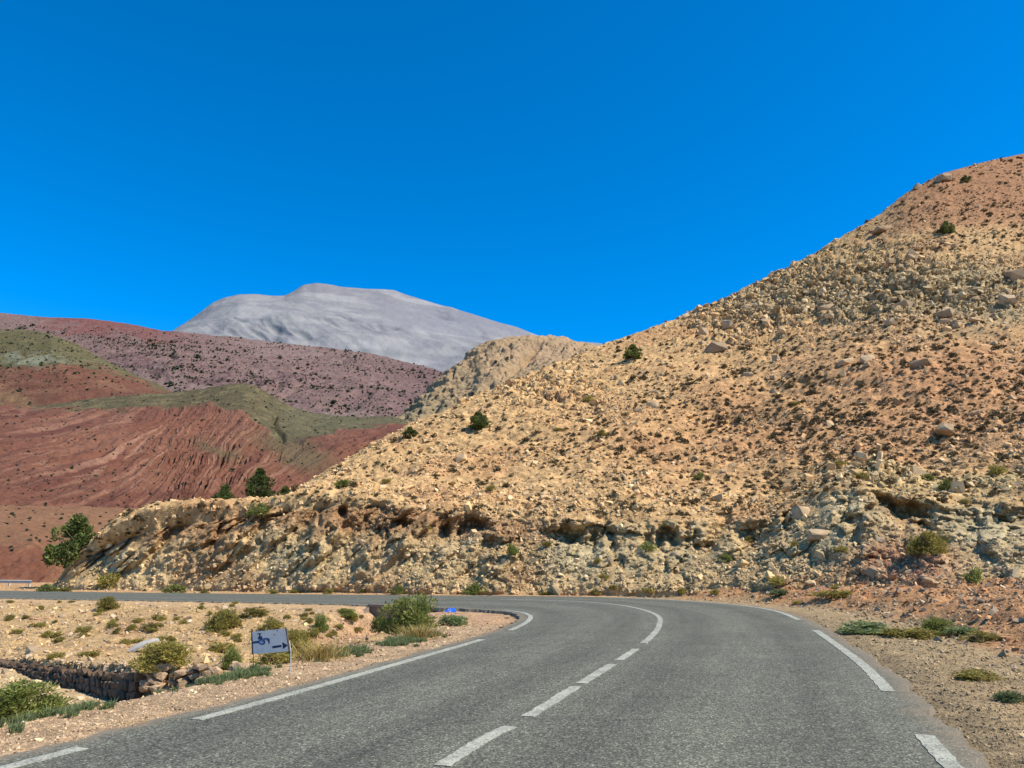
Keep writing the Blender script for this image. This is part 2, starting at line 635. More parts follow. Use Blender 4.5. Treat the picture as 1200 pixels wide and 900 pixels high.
def inside(X, poly):
    r = np.zeros(len(X), bool)
    n = len(poly)
    for i in range(n):
        a, b = poly[i], poly[(i + 1) % n]
        c = (a[1] > X[:, 1]) != (b[1] > X[:, 1])
        if b[1] != a[1]:
            xx = (b[0] - a[0]) * (X[:, 1] - a[1]) / (b[1] - a[1]) + a[0]
            r ^= c & (X[:, 0] < xx)
    return r


def thin(L, k=4):
    return np.vstack([L[::k], L[-1:]])


ROADPOLY = np.vstack([thin(EDGE_IN), thin(EDGE_OUT)[::-1]])
INPOLY = np.vstack([thin(EDGE_IN), [[-200, 110], [-200, -120], [-60, -120]]])
TE = int(np.argmax(EDGE_IN[:, 0]))
NEAR_IN = thin(EDGE_IN[:TE + 1])
FAR_IN = thin(EDGE_IN[TE:])
OUT_T = thin(EDGE_OUT)

# terrace wall line (a dry stone retaining wall) and rubble end: x, y, top z
WALLPX = [(-22, 768.5, 22.6, 3), (0, 770, 21.5, 3), (35, 774, 19.0, 3), (70, 778, 17.0, 3), (120, 781, 15.2, 3), (170, 783, 13.7, 3)]
WALL = np.array([P(a, b, c) for a, b, c, _ in WALLPX])           # top line
WALL_END = np.array([P(a, b, c) for a, b, c in [(170, 783, 13.7), (225, 783, 13.2), (285, 786, 12.3)]])
WL = resample(WALL, 0.12)
WXY = WL[:, :2]
WE = resample(WALL_END, 0.12)
FRONTPOLY = np.vstack([[[-30, 34]], WALL[:, :2], WALL_END[1:, :2], [[-3.7, 10.6], [-4.4, 4], [-40, 4], [-40, 34]]])
CUL = P(470, 711, 28.6)       # culvert head


def H(X, fine=True):
    """height of the ground sheet under the points X (n, 2); also returns a colour"""
    X = np.asarray(X, float)
    P3 = np.c_[X, np.zeros(len(X))]
    z = np.zeros(len(X))
    col = np.tile(np.array([0.50, 0.385, 0.25]), (len(X), 1))
    r = np.hypot(X[:, 0], X[:, 1])
    near = r < 150
    nz = fbm(P3, 0.35, 4)
    nf = fbm(P3, 2.6, 3, 5)
    nr = fbm(P3, 0.9, 3, 31)
    z += 0.0
    Q = X[near]
    on = inside(Q, ROADPOLY)
    inn = inside(Q, INPOLY) & ~on
    s1 = dist_line(Q, NEAR_IN)
    s2 = dist_line(Q, FAR_IN)
    so_ = dist_line(Q, OUT_T)
    q = P3[near]
    nzn, nfn, nrn = nz[near], nf[near], nr[near]
    zz = np.zeros(len(Q))
    cc = col[near]
    # ---- inner field
    front = inside(Q, FRONTPOLY) & inn
    sh1 = sm(s1, 1.7 + 0.2 * nzn, 3.3)
    sh2 = sm(s2, 1.2, 8.5)
    field = -1.05 * sh1 * sh2
    # terrace level interpolated from the wall top
    k = sm(np.hypot(Q[:, 0] + 9, Q[:, 1] - 17), 13, 5)
    wz = np.interp(Q[:, 0], WALL[:, 0], WALL[:, 2], right=-0.25) - 0.03
    wz = np.where(Q[:, 0] > WALL[-1, 0], np.interp(Q[:, 0], WALL_END[:, 0], WALL_END[:, 2]) - 0.05, wz)
    dw = dist_line(Q, np.vstack([WXY[::4], WE[::4, :2]]))
    kk = sm(dw, 6.0, 0.8) * sh1
    field = field * (1 - kk) + wz * kk
    # gully from the culvert towards the terrace
    GU = np.array([[CUL[0] - 0.1, CUL[1] - 0.3], [CUL[0] - 0.9, CUL[1] - 3.0], [-5.3, 22.5], [-6.2, 19.5], [-6.8, 17.5]])
    dg = dist_line(Q, resample(GU, 0.5))
    gd = sm(dg, 1.9, 0.35)
    field = field - (0.55 * gd * (1 - kk)) * sh1
    pit = sm(np.hypot((Q[:, 0] - CUL[0]) / 1.4, (Q[:, 1] - (CUL[1] - 1.3)) / 1.25), 1.5, 0.75)
    field = field * (1 - pit) + np.minimum(field, -1.15) * pit
    fr = -0.80 - 0.03 * (Q[:, 1] - 14)
    field = np.where(front, np.minimum(fr * sm(s1, 1.25, 2.6), 0), field)
    lump = 0.10 * nzn * sm(s1, 1.2, 4) * sm(s2, 1.0, 4) + 0.05 * nrn * sh1 * sh2 + 0.018 * nfn
    zin = -0.035 - 0.055 * sm(s2, 1.3, 0.2) * sm(Q[:, 0], -6.5, -4) + field + np.where(front, lump * 0.4, lump)
    # small eroded scarps in the field
    scarp = ridged(np.c_[q[:, 0] * 0.8 + q[:, 1] * 0.5, q[:, 1] * 0.25, q[:, 2]], 0.45, 2, 3)
    zin += np.where(front, 0, 0.10 * sm(scarp, 0.2, 0.9) * sh1 * sh2)
    # ---- outer side
    az = np.degrees(np.arctan2(Q[:, 0], Q[:, 1]))
    sob = sm(so_, 2.0 + 0.5 * nzn, 5.5)
    wr = sm(Q[:, 0], 4.5, 11.5)                       # the red bank only on the right
    bank = wr * (-0.16 * bump(so_, 2.9, 0.9) + 0.42 * sob + 0.55 * sm(so_, 5, 12) * (0.6 + 0.5 * nzn) + 0.035 * np.maximum(so_ - 6, 0))
    zout = -0.05 + bank + 0.05 * nzn * sm(so_, .6, 2) + 0.11 * nrn * sob * wr + 0.03 * nfn * sm(so_, 0.3, 2)
    zout += wr * sob * 0.22 * sm(ridged(q, 0.6, 3, 8), 0.5, 1.3)
    dip = bump(so_, 0.15, 0.25) * 0.02
    zz = np.where(inn, zin, zout - dip)
    zz = np.where(on, -0.10, zz)
    # ---- colours
    gravel = np.array([0.47, 0.375, 0.29])
    gravel_far = np.array([0.50, 0.38, 0.29])
    red = np.array([0.47, 0.29, 0.175])
    g_in = mixc(cc * 0 + gravel, (0.52, 0.40, 0.25), sm(np.minimum(s1, s2) + 0.5 * nzn, 1.6, 2.8))
    g_in = mixc(g_in, (0.44, 0.30, 0.20), sm(nzn + 0.4 * nrn, 0.2, 0.7) * sh1 * 0.7)
    g_in = mixc(g_in, (0.60, 0.50, 0.36), front * sm(s1, 1.2, 3) * 0.9)
    g_in = mixc(g_in, (0.62, 0.47, 0.30), sm(s2, 3.2, 1.0) * sm(Q[:, 0], -2, -8) * 0.7)
    g_in = mixc(g_in, (0.52, 0.36, 0.27), sm(s2, 4.2, 1.5) * sm(Q[:, 0], -9, -3) * 0.7)
    g_in = mixc(g_in, (0.40, 0.27, 0.20), gd * 0.6 * (1 - kk))
    g_out = mixc(cc * 0 + np.array([0.37, 0.31, 0.225]), red, sm(so_ + 0.7 * nzn + 0.3 * nrn, 2.4, 4.0) * sm(Q[:, 0], 5, 8.5))
    g_out = mixc(g_out, (0.55, 0.38, 0.24), sm(so_, 0.5, 1.5) * sm(Q[:, 0], 7.0, 4.0) * 0.9)
    g_out = mixc(g_out, (0.33, 0.185, 0.125), sm(nrn + 0.5 * nzn, 0.15, 0.7) * sob * wr * 0.7)
    g_out = mixc(g_out, (0.24, 0.21, 0.165), sm(so_ + 0.25 * nfn + 0.25 * nzn, 0.75, 0.1) * 0.8)
    g_in = mixc(g_in, (0.30, 0.25, 0.19), sm(np.minimum(s1, s2) + 0.2 * nfn, 0.3, 0.0) * 0.6)
    cc = np.where(inn[:, None], g_in, g_out)
    cc = cc * (1 + 0.10 * nfn + 0.07 * nrn)[:, None]
    z[near] = zz
    col[near] = cc
    far = ~near
    z[far] = -0.05
    t = sm(r, 80, 150)
    z = z * (1 - t) + (-0.3 + 0.35 * nz * sm(r, 100, 400)) * t
    return z, np.clip(col * np.array([0.83, 0.695, 0.50]), 0.02, 0.85)


# ------------------------------------------------------------------ ground sheet
ang = np.concatenate([np.linspace(-180, -60, 30)[:-1], np.linspace(-60, -38, 50)[:-1], np.linspace(-38, 38, 760)[:-1],
                      np.linspace(38, 60, 50)[:-1], np.linspace(60, 180, 30)])
rad = np.concatenate([[0.05], np.geomspace(1.0, 5.0, 20)[:-1], np.geomspace(5, 50, 300)[:-1], np.geomspace(50, 150, 60)[:-1], np.geomspace(150, 9000, 28)])
AA, RR = np.meshgrid(np.radians(ang), rad, indexing='ij')
GX = np.stack([np.sin(AA) * RR, np.cos(AA) * RR], -1)
gz, gc = H(GX.reshape(-1, 2))
GV = np.concatenate([GX.reshape(-1, 2), gz[:, None]], 1)
gme = mesh_np('ground', GV, grid_faces(len(ang), len(rad)), gc, True)
ground = tag(link('ground', gme, M['ground']), 'dry stony sand and gravel ground beside and inside the bend of the road', kind='structure')
bvh_g = BVHTree.FromPolygons(GV.tolist(), grid_faces(len(ang), len(rad)).tolist())

# ------------------------------------------------------------------ road
NR = 1800


def samp(L, n=NR):
    d = np.r_[0, np.cumsum(np.linalg.norm(np.diff(L, axis=0), axis=1))]
    s = np.linspace(0, d[-1], n)
    return np.stack([np.interp(s, d, L[:, k]) for k in range(2)], -1)


def paired(A, B, C, n=NR):
    """sections across the road: match the three lines by nearest point from the centre line"""
    c = samp(C, n)

    def nearest(L):
        idx = np.empty(len(c))
        last = 0
        out = []
        for i, q in enumerate(c):
            lo, hi = max(0, last - 4), min(len(L), last + 40)
            j = lo + int(np.argmin(((L[lo:hi] - q) ** 2).sum(1)))
            last = max(last, j)
            out.append(last)
        out = np.array(out, float)
        ker = np.ones(15) / 15
        sm_ = np.convolve(np.pad(out, 7, 'edge'), ker, 'valid')
        x = np.arange(len(L))
        return np.stack([np.interp(sm_, x, L[:, k]) for k in range(2)], -1)
    return nearest(A), c, nearest(B)


ra_, rc_, rb_ = paired(EDGE_IN, EDGE_OUT, CEN)
na = 13
rows = []
cols = []
wob_i = 0.10 * fbm(np.c_[ra_, np.zeros(len(ra_))], 1.9, 4, 2, 0.7)
wob_o = 0.12 * fbm(np.c_[rb_, np.zeros(len(rb_))], 1.9, 4, 9, 0.7)
for i in range(NR):
    ea, ec, eb = ra_[i], rc_[i], rb_[i]
    ua = (ea - ec) / (np.linalg.norm(ea - ec) + 1e-9)
    ub = (eb - ec) / (np.linalg.norm(eb - ec) + 1e-9)
    ea = ea + ua * wob_i[i]
    eb = eb + ub * wob_o[i]
    row = [np.r_[ea + ua * 0.04, -0.11]]
    cl = [(1.0, 0, 0)]
    for k in range(na + 1):
        t = k / na
        w = 1 - t
        q = ea * w + ec * t
        wheel = bump(t, 0.28, 0.11) + bump(t, 0.78, 0.11)
        row.append(np.r_[q, 0.012 * math.sin(t * 1.57)])
        cl.append((max(0, 1 - t * 9), wheel, 0))
    for k in range(1, na + 1):
        t = k / na
        q = ec * (1 - t) + eb * t
        wheel = bump(t, 0.22, 0.11) + bump(t, 0.72, 0.11)
        row.append(np.r_[q, 0.012 * math.cos(t * 1.57)])
        cl.append((max(0, 1 - (1 - t) * 8), wheel, 0))
    row.append(np.r_[eb + ub * 0.04, -0.11])
    cl.append((1.0, 0, 0))
    rows.append(row)
    cols.append(cl)
RV = np.array(rows)
rme = mesh_np('road', RV.reshape(-1, 3), grid_faces(NR, RV.shape[1], True), np.array(cols), False)
fl = rme.attributes.new('flow', 'FLOAT_VECTOR', 'POINT')
nrow = RV.shape[1]
along = np.r_[0, np.cumsum(np.linalg.norm(np.diff(rc_, axis=0), axis=1))]
fv = np.zeros((NR, nrow, 3), np.float32)
fv[..., 0] = np.linspace(-3.6, 3.6, nrow)[None]
fv[..., 1] = along[:, None]
fl.data.foreach_set('vector', fv.ravel())
road = tag(link('road', rme, M['asphalt']), 'worn grey asphalt road bending sharply to the left', kind='structure')


def arc(L):
    return np.r_[0, np.cumsum(np.linalg.norm(np.diff(L, axis=0), axis=1))]


def line_at(L, q):
    """arc length of the point of L nearest q"""
    j = int(np.argmin(((L - np.asarray(q)) ** 2).sum(1)))
    return arc(L)[j]


def marking(L, s0, s1, w, name='lane_marking', z=0.0175):
    d = arc(L)
    n = max(3, int((s1 - s0) / 0.06))
    s = np.linspace(s0, s1, n)
    c = np.stack([np.interp(s, d, L[:, k]) for k in range(2)], -1)
    t = np.gradient(c, axis=0)
    t /= np.linalg.norm(t, axis=1)[:, None]
    nn = np.stack([t[:, 1], -t[:, 0]], -1)
    P3 = np.c_[c, np.zeros(n)]
    w *= 0.88
    j1 = 0.016 * fbm(P3, 6, 3, 1)
    j2 = 0.016 * fbm(P3, 6, 3, 50)
    A = c - nn * (w / 2 + j1)[:, None]
    B = c + nn * (w / 2 + j2)[:, None]
    ts = 0.0
    V = np.zeros((n, 4, 3))
    V[:, 0, :2] = A
    V[:, 1, :2] = A
    V[:, 2, :2] = B
    V[:, 3, :2] = B
    V[:, 1:3, 2] = z
    V[:, 0, 2] = z - 0.01
    V[:, 3, 2] = z - 0.01
    me = mesh_np(name, V.reshape(-1, 3), grid_faces(n, 4, True))
    return link(name, me, M['paint'], road)


# centre line dashes from the photograph (near end, far end)
for a, b, w in [((430, 936), (497, 908), 0.15), ((518, 901), (609, 851), 0.15), ((612, 840.5), (678, 807.5), 0.15), ((675, 800.5), (719, 779.5), 0.15),
                ((718, 774.5), (747, 761), 0.15)]:
    s0, s1 = line_at(CEN, G(*a)), line_at(CEN, G(*b))
    marking(CEN, s0, s1, w)
marking(CEN, line_at(CEN, G(749, 755)), line_at(CEN, (-0.5, 34.0)), 0.15)
for a, b in [((-80, 912), (118, 875.5)), ((229, 845), (566, 750)), ((598, 738.5), (612, 714))]:
    marking(LEFT, line_at(LEFT, G(*a)), line_at(LEFT, G(*b)), 0.15, 'edge_marking', 0.0075)
for a, b in [((1200, 930), (1094, 865)), ((1047, 813), (944, 738.5)), ((929, 726.5), (700, 700.5))]:
    marking(RIGHT, line_at(RIGHT, G(*a)), line_at(RIGHT, G(*b)), 0.17, 'edge_marking', 0.0085)


# ------------------------------------------------------------------ lofts (hills and mountains)
def ip(pts, x, sm_w=0):
    pts = np.asarray(pts, float)
    return np.stack([np.interp(x, pts[:, 0], pts[:, k]) for k in (1, 2)], -1)


def pchip_rows(R, vs):
    """R (k, nu, 3) control rows at parameters 0..k-1; monotone-ish cubic through them"""
    k = len(R)
    m = np.zeros_like(R)
    d = np.diff(R, axis=0)
    m[1:-1] = np.where(d[:-1] * d[1:] > 0, 2 * d[:-1] * d[1:] / (d[:-1] + d[1:] + 1e-12), 0)
    m[0] = d[0]
    m[-1] = d[-1]
    mi = m.copy()                      # the crest (last but one row) is an edge: no rounding above it
    mo = m.copy()
    mi[-2] = d[-2]
    mo[-2] = d[-1]
    out = np.empty((R.shape[1], len(vs), 3))
    for j, v in enumerate(vs):
        i = min(int(v), k - 2)
        t = v - i
        out[:, j] = (2 * t ** 3 - 3 * t ** 2 + 1) * R[i] + (t ** 3 - 2 * t ** 2 + t) * mo[i] + (-2 * t ** 3 + 3 * t ** 2) * R[i + 1] + (t ** 3 - t ** 2) * mi[i + 1]
    return out


def smooth_cols(A, n):
    if n < 2:
        return A
    ker = np.hanning(n + 2)[1:-1]
    ker /= ker.sum()
    out = A.copy()
    for k in range(A.shape[1]):
        out[:, k] = np.convolve(np.pad(A[:, k], (n // 2, n - 1 - n // 2), 'edge'), ker, 'valid')
    return out


def loft_base(rowspecs, u, vs, smooth=7):
    """rowspecs: list of [(px, py, depth), ...]; each row drawn as the photograph shows it"""
    R = []
    for spec in rowspecs:
        a = ip(spec, u)
        a = smooth_cols(a, smooth)
        R.append(P(u, a[:, 0], a[:, 1]))
    R = np.array(R)
    V = pchip_rows(R, vs)
    return V


def normals(V):
    du = np.gradient(V, axis=0)
    dv = np.gradient(V, axis=1)
    n = np.cross(du, dv)
    n /= np.linalg.norm(n, axis=-1)[..., None] + 1e-12
    n *= np.where(n[..., 2:3] < 0, -1, 1)
    return n


def proj(V):
    x, y, z = V[..., 0], V[..., 1], V[..., 2] - CAMZ
    dz = cp * y + sp * z
    uy = -sp * y + cp * z
    return 600 + F * x / dz, 450 - F * uy / dz


def warp_px(V, L, a):
    """measured pixel position of each surface point, wobbled so that colour borders are ragged"""
    px, py = proj(V)
    px = px + a * fbm(V / L, 0.03, 4, 3)
    py = py + a * fbm(V / L, 0.03, 4, 77)
    return px, py


def vspec(parts):
    vs = []
    for i, n in enumerate(parts):
        vs += list(i + np.arange(n) / n)
    vs.append(len(parts) - 1e-6)
    return np.array(vs)


# ---- near hill -----------------------------------------------------------------
FOOT = [(-60, 694, 66), (30, 693.5, 58), (70, 693.2, 51), (100, 693, 49), (200, 693.5, 47.5), (300, 694.2, 45.5), (400, 695, 43.5), (500, 695.6, 41.8), (600, 696, 40.6),
        (700, 695.6, 39.6), (800, 695, 38.2), (880, 693, 36.0), (950, 690, 34), (1020, 688, 32), (1100, 686, 30), (1200, 684, 28.5), (1400, 678, 27), (1700, 672, 26), (2100, 672, 26)]
CTOP = [(-60, 694, 66.5), (30, 694, 59), (62, 688, 53), (80, 668, 52), (110, 650, 51.5), (150, 631, 50.5), (190, 619, 50), (240, 612, 49.5), (300, 604, 48.5), (350, 597, 47.5), (400, 592, 46.5),
        (450, 591, 45.5), (500, 597, 44.5), (560, 604, 44), (600, 609, 43.4), (660, 609, 43), (720, 611, 42.5), (780, 610, 42), (850, 611, 41.5), (900, 608, 40.5),
        (940, 592, 39), (975, 575, 38), (1010, 573, 37), (1060, 582, 36), (1110, 592, 35), (1200, 592, 33.5), (1400, 570, 32), (1700, 560, 31), (2100, 560, 31)]
CTOP = [(a, b, c + 1.3 * float(sm(a, 180, 420))) for a, b, c in CTOP]
BEN = [(-60, 695, 67), (30, 695, 60), (62, 688, 54), (80, 666, 53), (110, 645, 53), (150, 622, 52.5), (190, 611, 52.5), (240, 604, 53), (300, 594, 54), (350, 584, 55), (400, 572, 57),
       (450, 560, 60), (500, 552, 61), (600, 548, 62), (700, 545, 62), (800, 545, 61), (880, 545, 60), (940, 540, 57), (1010, 535, 54), (1060, 533, 53), (1110, 530, 52), (1200, 520, 51), (1400, 495, 49), (1700, 480, 48), (2100, 480, 48)]
MID = [(-60, 696, 68), (30, 696, 61), (62, 688.5, 55), (80, 665, 54.2), (110, 640, 54.3), (150, 617, 54.5), (190, 607, 55.5), (240, 600, 57), (300, 588, 60.5), (350, 574, 63), (400, 552, 67),
       (450, 530, 72), (500, 512, 76), (560, 495, 80), (640, 475, 84), (700, 462, 86), (760, 450, 88), (850, 432, 90), (900, 420, 91), (970, 402, 91), (1030, 385, 90), (1075, 372, 90), (1130, 365, 90), (1200, 355, 90), (1400, 320, 90), (1700, 300, 90), (2100, 300, 90)]
CREST = [(-60, 697, 69), (30, 697, 62), (55, 692, 56), (75, 671, 55), (100, 645, 55.5), (130, 622, 56), (160, 611, 57), (190, 605, 58), (225, 601, 60), (260, 597, 62), (300, 590, 66), (345, 575, 71), (380, 556, 77),
         (430, 524, 84), (480, 497, 91), (520, 481, 96), (560, 463, 101), (600, 446, 106), (640, 430, 111), (700, 406, 118), (760, 385, 124), (800, 370, 129), (850, 350, 134), (900, 324, 139),
         (940, 306, 142), (970, 287, 145), (1000, 270, 147), (1030, 252, 149), (1062, 226, 151), (1075, 219, 152), (1100, 205, 154), (1130, 196, 157), (1165, 187, 160), (1200, 180, 164), (1300, 150, 172), (1400, 132, 180), (1700, 110, 200), (2100, 110, 200)]
fu = np.concatenate([np.linspace(-60, 30, 14)[:-1], np.linspace(30, 1230, 860)[:-1], np.geomspace(1230, 2100, 60)])
vs = vspec([3, 92, 62, 118, 108, 10])
CB = [(a, b - 1 + (40 if a > 60 else 6), c + 60) for a, b, c in CREST]
CB2 = [(a, 700, c + 60) for a, b, c in CREST]
FU = [(a, b + 26, c - 0.3) for a, b, c in FOOT]
V = loft_base([FU, FOOT, CTOP, BEN, MID, CREST, CB2], fu, vs, 5)
U2, VV2 = np.meshgrid(fu, vs, indexing='ij')
T = -V[..., :2] / np.linalg.norm(V[..., :2], axis=-1)[..., None]
T = np.concatenate([T, np.zeros(T.shape[:2] + (1,))], -1)
N = normals(V)
PX, PY = proj(V)
s = VV2 - 1.0                                       # 0 foot .. 1 cut top
cutm = sm(s, -0.05, 0.12) * sm(s, 1.12, 0.96)
live = sm(U2, 60, 130)
hol = sm(fbm(np.stack([U2 / 38, U2 * 0, U2 * 0], -1), 1, 3, 4.4), -0.05, 0.42)
hol = np.maximum(hol, bump(U2, 1060, 66) * 1.5)
hol = np.maximum(hol, bump(U2, 668, 30) * 1.3)
hol = np.maximum(hol, bump(U2, 560, 36) * 1.1)
hol = np.maximum(hol, bump(U2, 470, 24) * 0.9)
hol = np.maximum(hol, bump(U2, 830, 24) * 1.0)
hol = hol * (0.3 + 1.0 * sm(fbm(np.stack([V[..., 0] * 0.5 - V[..., 2] * 0.45, V[..., 1] * 0.4, V[..., 2] * 0.5 + V[..., 0] * 0.2], -1), 1.0, 4, 14.4), -0.35, 0.25)) * sm(U2, 270, 360)
hol = np.maximum(hol, bump(U2, 880, 22) * 0.9)
hs = 0.80 + 0.22 * fbm(np.stack([U2 / 30, U2 * 0, U2 * 0], -1), 1, 2, 9)
gal = fbm(np.stack([V[..., 0] * 0.28, V[..., 1] * 0.28, V[..., 2] * 0.05], -1), 1, 3, 2)
dipc = np.stack([(V[..., 0] * 0.75 - V[..., 2] * 0.66) * 0.95, V[..., 1] * 0.1, (V[..., 0] * 0.66 + V[..., 2] * 0.75) * 0.16], -1)
strata = ridged(dipc, 1.0, 3, 12)
str_w = sm(U2, 560, 380) * 0.9 + 0.3 + 0.5 * sm(U2, 1120, 1180)
blk = fbm(V, 0.8, 3, 21)
blk = np.round(blk * 3) / 3 * 0.5 + blk * 0.5
wsc = sm(fbm(V, 0.22, 3, 90), -0.25, 0.35)           # where rock stands out versus scree aprons
scree = sm(s, 0.62, 0.2)
crn = ridged(np.stack([(V[..., 0] * 0.75 - V[..., 2] * 0.66) * 0.42, V[..., 1] * 0.15, (V[..., 0] * 0.66 + V[..., 2] * 0.75) * 0.13], -1), 1.0, 3, 52)
crev = 0.85 * sm(crn, 0.62, 1.15) * sm(s, 0.15, 0.4) * (0.35 + 0.65 * sm(U2, 640, 480)) + 0.5 * sm(crn, 0.7, 1.2) * sm(U2, 1110, 1150)
iv = slice(int(np.searchsorted(vs, 0.9)), int(np.searchsorted(vs, 2.2)))
bk1 = np.zeros(U2.shape)
ck1 = np.zeros(U2.shape)
rotp = np.stack([V[..., 0] * 0.75 - V[..., 2] * 0.66, V[..., 1] * 0.6, (V[..., 0] * 0.66 + V[..., 2] * 0.75) * 0.45], -1)
ha, ca = blocks(rotp[:, iv], 1.1)
hb, cb = blocks(V[:, iv] * np.array([1, 0.8, 1.2]), 2.3)
bk1[:, iv] = 0.40 * ha + 0.16 * hb
ck1[:, iv] = 0.22 * ca + 0.07 * cb
bkw = cutm * (1 - 0.6 * scree) * (0.45 + 0.55 * wsc)
d_cut = bkw * (bk1 - ck1) + cutm * (0.65 * gal + (0.42 * strata * str_w + 0.25 * blk) * (1 - 0.65 * scree) * (0.35 + 0.65 * wsc)
                + 0.45 * bump(s, 1.0, 0.07) * hol - (1.35 * hol * bump(s, hs, 0.14) + crev) + 0.16 * fbm(V, 2.6, 3, 6))
V = V + T * (d_cut * live)[..., None]
upm = sm(s, 1.02, 1.2) * sm(VV2, 5.9, 5.0)
crest_fade = 0.12 + 0.88 * sm(VV2, 4.75, 3.9)
out_m = (bump(PX, 1040, 190) * bump(PY, 335, 40) + 0.55 * bump(PX, 640, 70) * bump(PY, 455, 30) + 0.8 * bump(PX, 860, 60) * bump(PY, 380, 26)
         + 0.8 * bump(PX, 1030, 60) * bump(PY, 553, 14) + 0.6 * bump(PX, 930, 60) * bump(PY, 350, 25))
rk = ridged(V, 0.28, 3, 40)
blk2 = fbm(V, 0.55, 3, 61)
blk2 = np.round(blk2 * 3) / 3 * 0.6 + blk2 * 0.4
d_up = upm * (1.5 * fbm(V, 0.035, 3, 7) * crest_fade + 0.42 * fbm(V, 0.16, 3, 8) * crest_fade + 0.20 * fbm(V, 0.7, 3, 9)
              + np.clip(out_m, 0, 1) * (0.35 * blk2 + 0.3 * rk) + 0.10 * ridged(V, 1.3, 2, 44))
foldw = np.clip(sm(VV2, 1.1, 2.2), 0, 1)
om = np.clip(out_m, 0, 1) * upm
sel = om > 0.04
hc, cc1 = blocks(V[sel] * np.array([1, 0.8, 1.3]), 0.55)
hd, cd = blocks(V[sel], 1.0)
oc = np.zeros(U2.shape)
oc[sel] = 0.65 * hc + 0.4 * hd - 0.45 * cc1 - 0.25 * cd
d_up = d_up + om * oc
V = V + N * (d_up * live * (0.45 + 0.55 * foldw))[..., None]
# colour of the hill
wx, wy = PX + 26 * fbm(V, 0.06, 4, 3), PY + 18 * fbm(V, 0.06, 4, 77)
C = np.zeros(V.shape) + np.array([0.60, 0.445, 0.275])
nn = fbm(V, 0.12, 4, 33)
C = mixc(C, (0.50, 0.33, 0.205), sm(nn, 0.0, 0.6) * 0.7)
C = mixc(C, (0.50, 0.31, 0.20), bump(wx, 1110, 210) * bump(wy, 455, 72) * 0.95)
C = mixc(C, (0.46, 0.28, 0.175), bump(wx, 870, 190) * bump(wy, 520, 45) * 0.6)
C = mixc(C, (0.36, 0.315, 0.225), np.clip(bump(wx, 1010, 170) * bump(wy, 345, 38) * 1.2, 0, 1) * 0.85)
C = mixc(C, (0.38, 0.35, 0.26), np.clip(bump(wx, 1150, 70) * bump(wy, 345, 38) * 1.2, 0, 1) * 0.7)
C = mixc(C, (0.36, 0.215, 0.145), sm(wy, 300, 240) * sm(wx, 950, 1090) * 0.95)
C = mixc(C, (0.45, 0.36, 0.22), bump(wx, 940, 120) * bump(wy, 300, 30) * 0.5)
C = mixc(C, (0.50, 0.45, 0.28), bump(wx, 1120, 140) * bump(wy, 565, 28) * 0.85)
cutc = sm(s, 1.05, 0.93)
C = mixc(C, (0.52, 0.43, 0.29), cutc * 0.9)
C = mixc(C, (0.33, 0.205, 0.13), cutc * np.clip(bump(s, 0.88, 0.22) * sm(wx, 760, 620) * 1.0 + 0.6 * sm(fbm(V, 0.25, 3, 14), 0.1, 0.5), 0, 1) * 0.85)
for cx, cy, rx, ry, k in [(690, 650, 40, 26, 1.0), (330, 645, 50, 26, 0.7), (470, 650, 70, 20, 0.4), (985, 640, 60, 22, 0.8), (1000, 600, 40, 14, 0.8),
                          (1165, 620, 60, 40, 0.9), (140, 665, 40, 16, 0.7), (560, 630, 30, 16, 0.4), (800, 660, 60, 20, 0.4)]:
    C = mixc(C, (0.48, 0.455, 0.35), np.clip(bump(wx, cx, rx) * bump(wy, cy, ry) * k * 1.2, 0, 1) * cutc)
C = mixc(C, (0.40, 0.235, 0.175), np.clip(bump(wx, 1070, 60) * bump(wy, 662, 26) * 1.4, 0, 1) * 0.95)
C = mixc(C, (0.56, 0.37, 0.23), sm(s, 0.05, 0.0) * 0.7)
C *= (1 + 0.12 * fbm(V, 0.9, 3, 5))[..., None]
C = C * np.array([0.85, 0.70, 0.49])
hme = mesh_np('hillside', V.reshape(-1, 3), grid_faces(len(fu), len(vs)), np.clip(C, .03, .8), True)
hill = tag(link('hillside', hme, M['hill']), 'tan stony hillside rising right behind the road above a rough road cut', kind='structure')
HV, HC, HN = V, C, normals(V)
HS = s
bvh_h = BVHTree.FromPolygons(V.reshape(-1, 3).tolist(), grid_faces(len(fu), len(vs)).tolist())

cam0 = Vector((0, 0, CAMZ))


def hit(px, py):
    """first surface point (ground or near hill) along the ray of a pixel"""
    d = P(px, py, 1.0) - np.array([0, 0, CAMZ])
    d = Vector(d).normalized()
    best = None
    for b in (bvh_g, bvh_h):
        r = b.ray_cast(cam0, d)
        if r[0] is not None and (best is None or r[3] < best[1]):
            best = (r[0], r[3], r[1])
    return best


# ---- generic far loft ------------------------------------------------------------
def far_hill(name, label, rowspecs, parts, u, L, disp, colour, matscale, smooth=5, speck=None, lohi=(0.8, 1.18), gain=(1, 1, 1), bk=2.6):
    vs_ = vspec(parts)
    V = loft_base(rowspecs, u, vs_, smooth)
    U2, VV = np.meshgrid(u, vs_, indexing='ij')
    N = normals(V)
    px, py = proj(V)
    V2 = V + N * (disp(V, U2, VV, px, py) * L)[..., None]
    C = colour(V2, U2, VV, px, py) * np.array(gain)
    me = mesh_np(name, V2.reshape(-1, 3), grid_faces(len(u), len(vs_)), np.clip(C, 0.02, 0.8), True)
    mt = terrain_mat(name + '_earth', matscale * 2.2 / L, lohi[0], lohi[1], bk * L, matscale * 3.5 / L, speck)
    o = tag(link(name, me, mt), label, kind='structure')
    return o, V2, N, px, py


def ulist(a, b, c, d, n):
    return np.concatenate([np.linspace(a, b, 24)[:-1], np.linspace(b, c, n)[:-1], np.linspace(c, d, 16)])


# A: brown flat and red bank at the left
LA = 90 / F


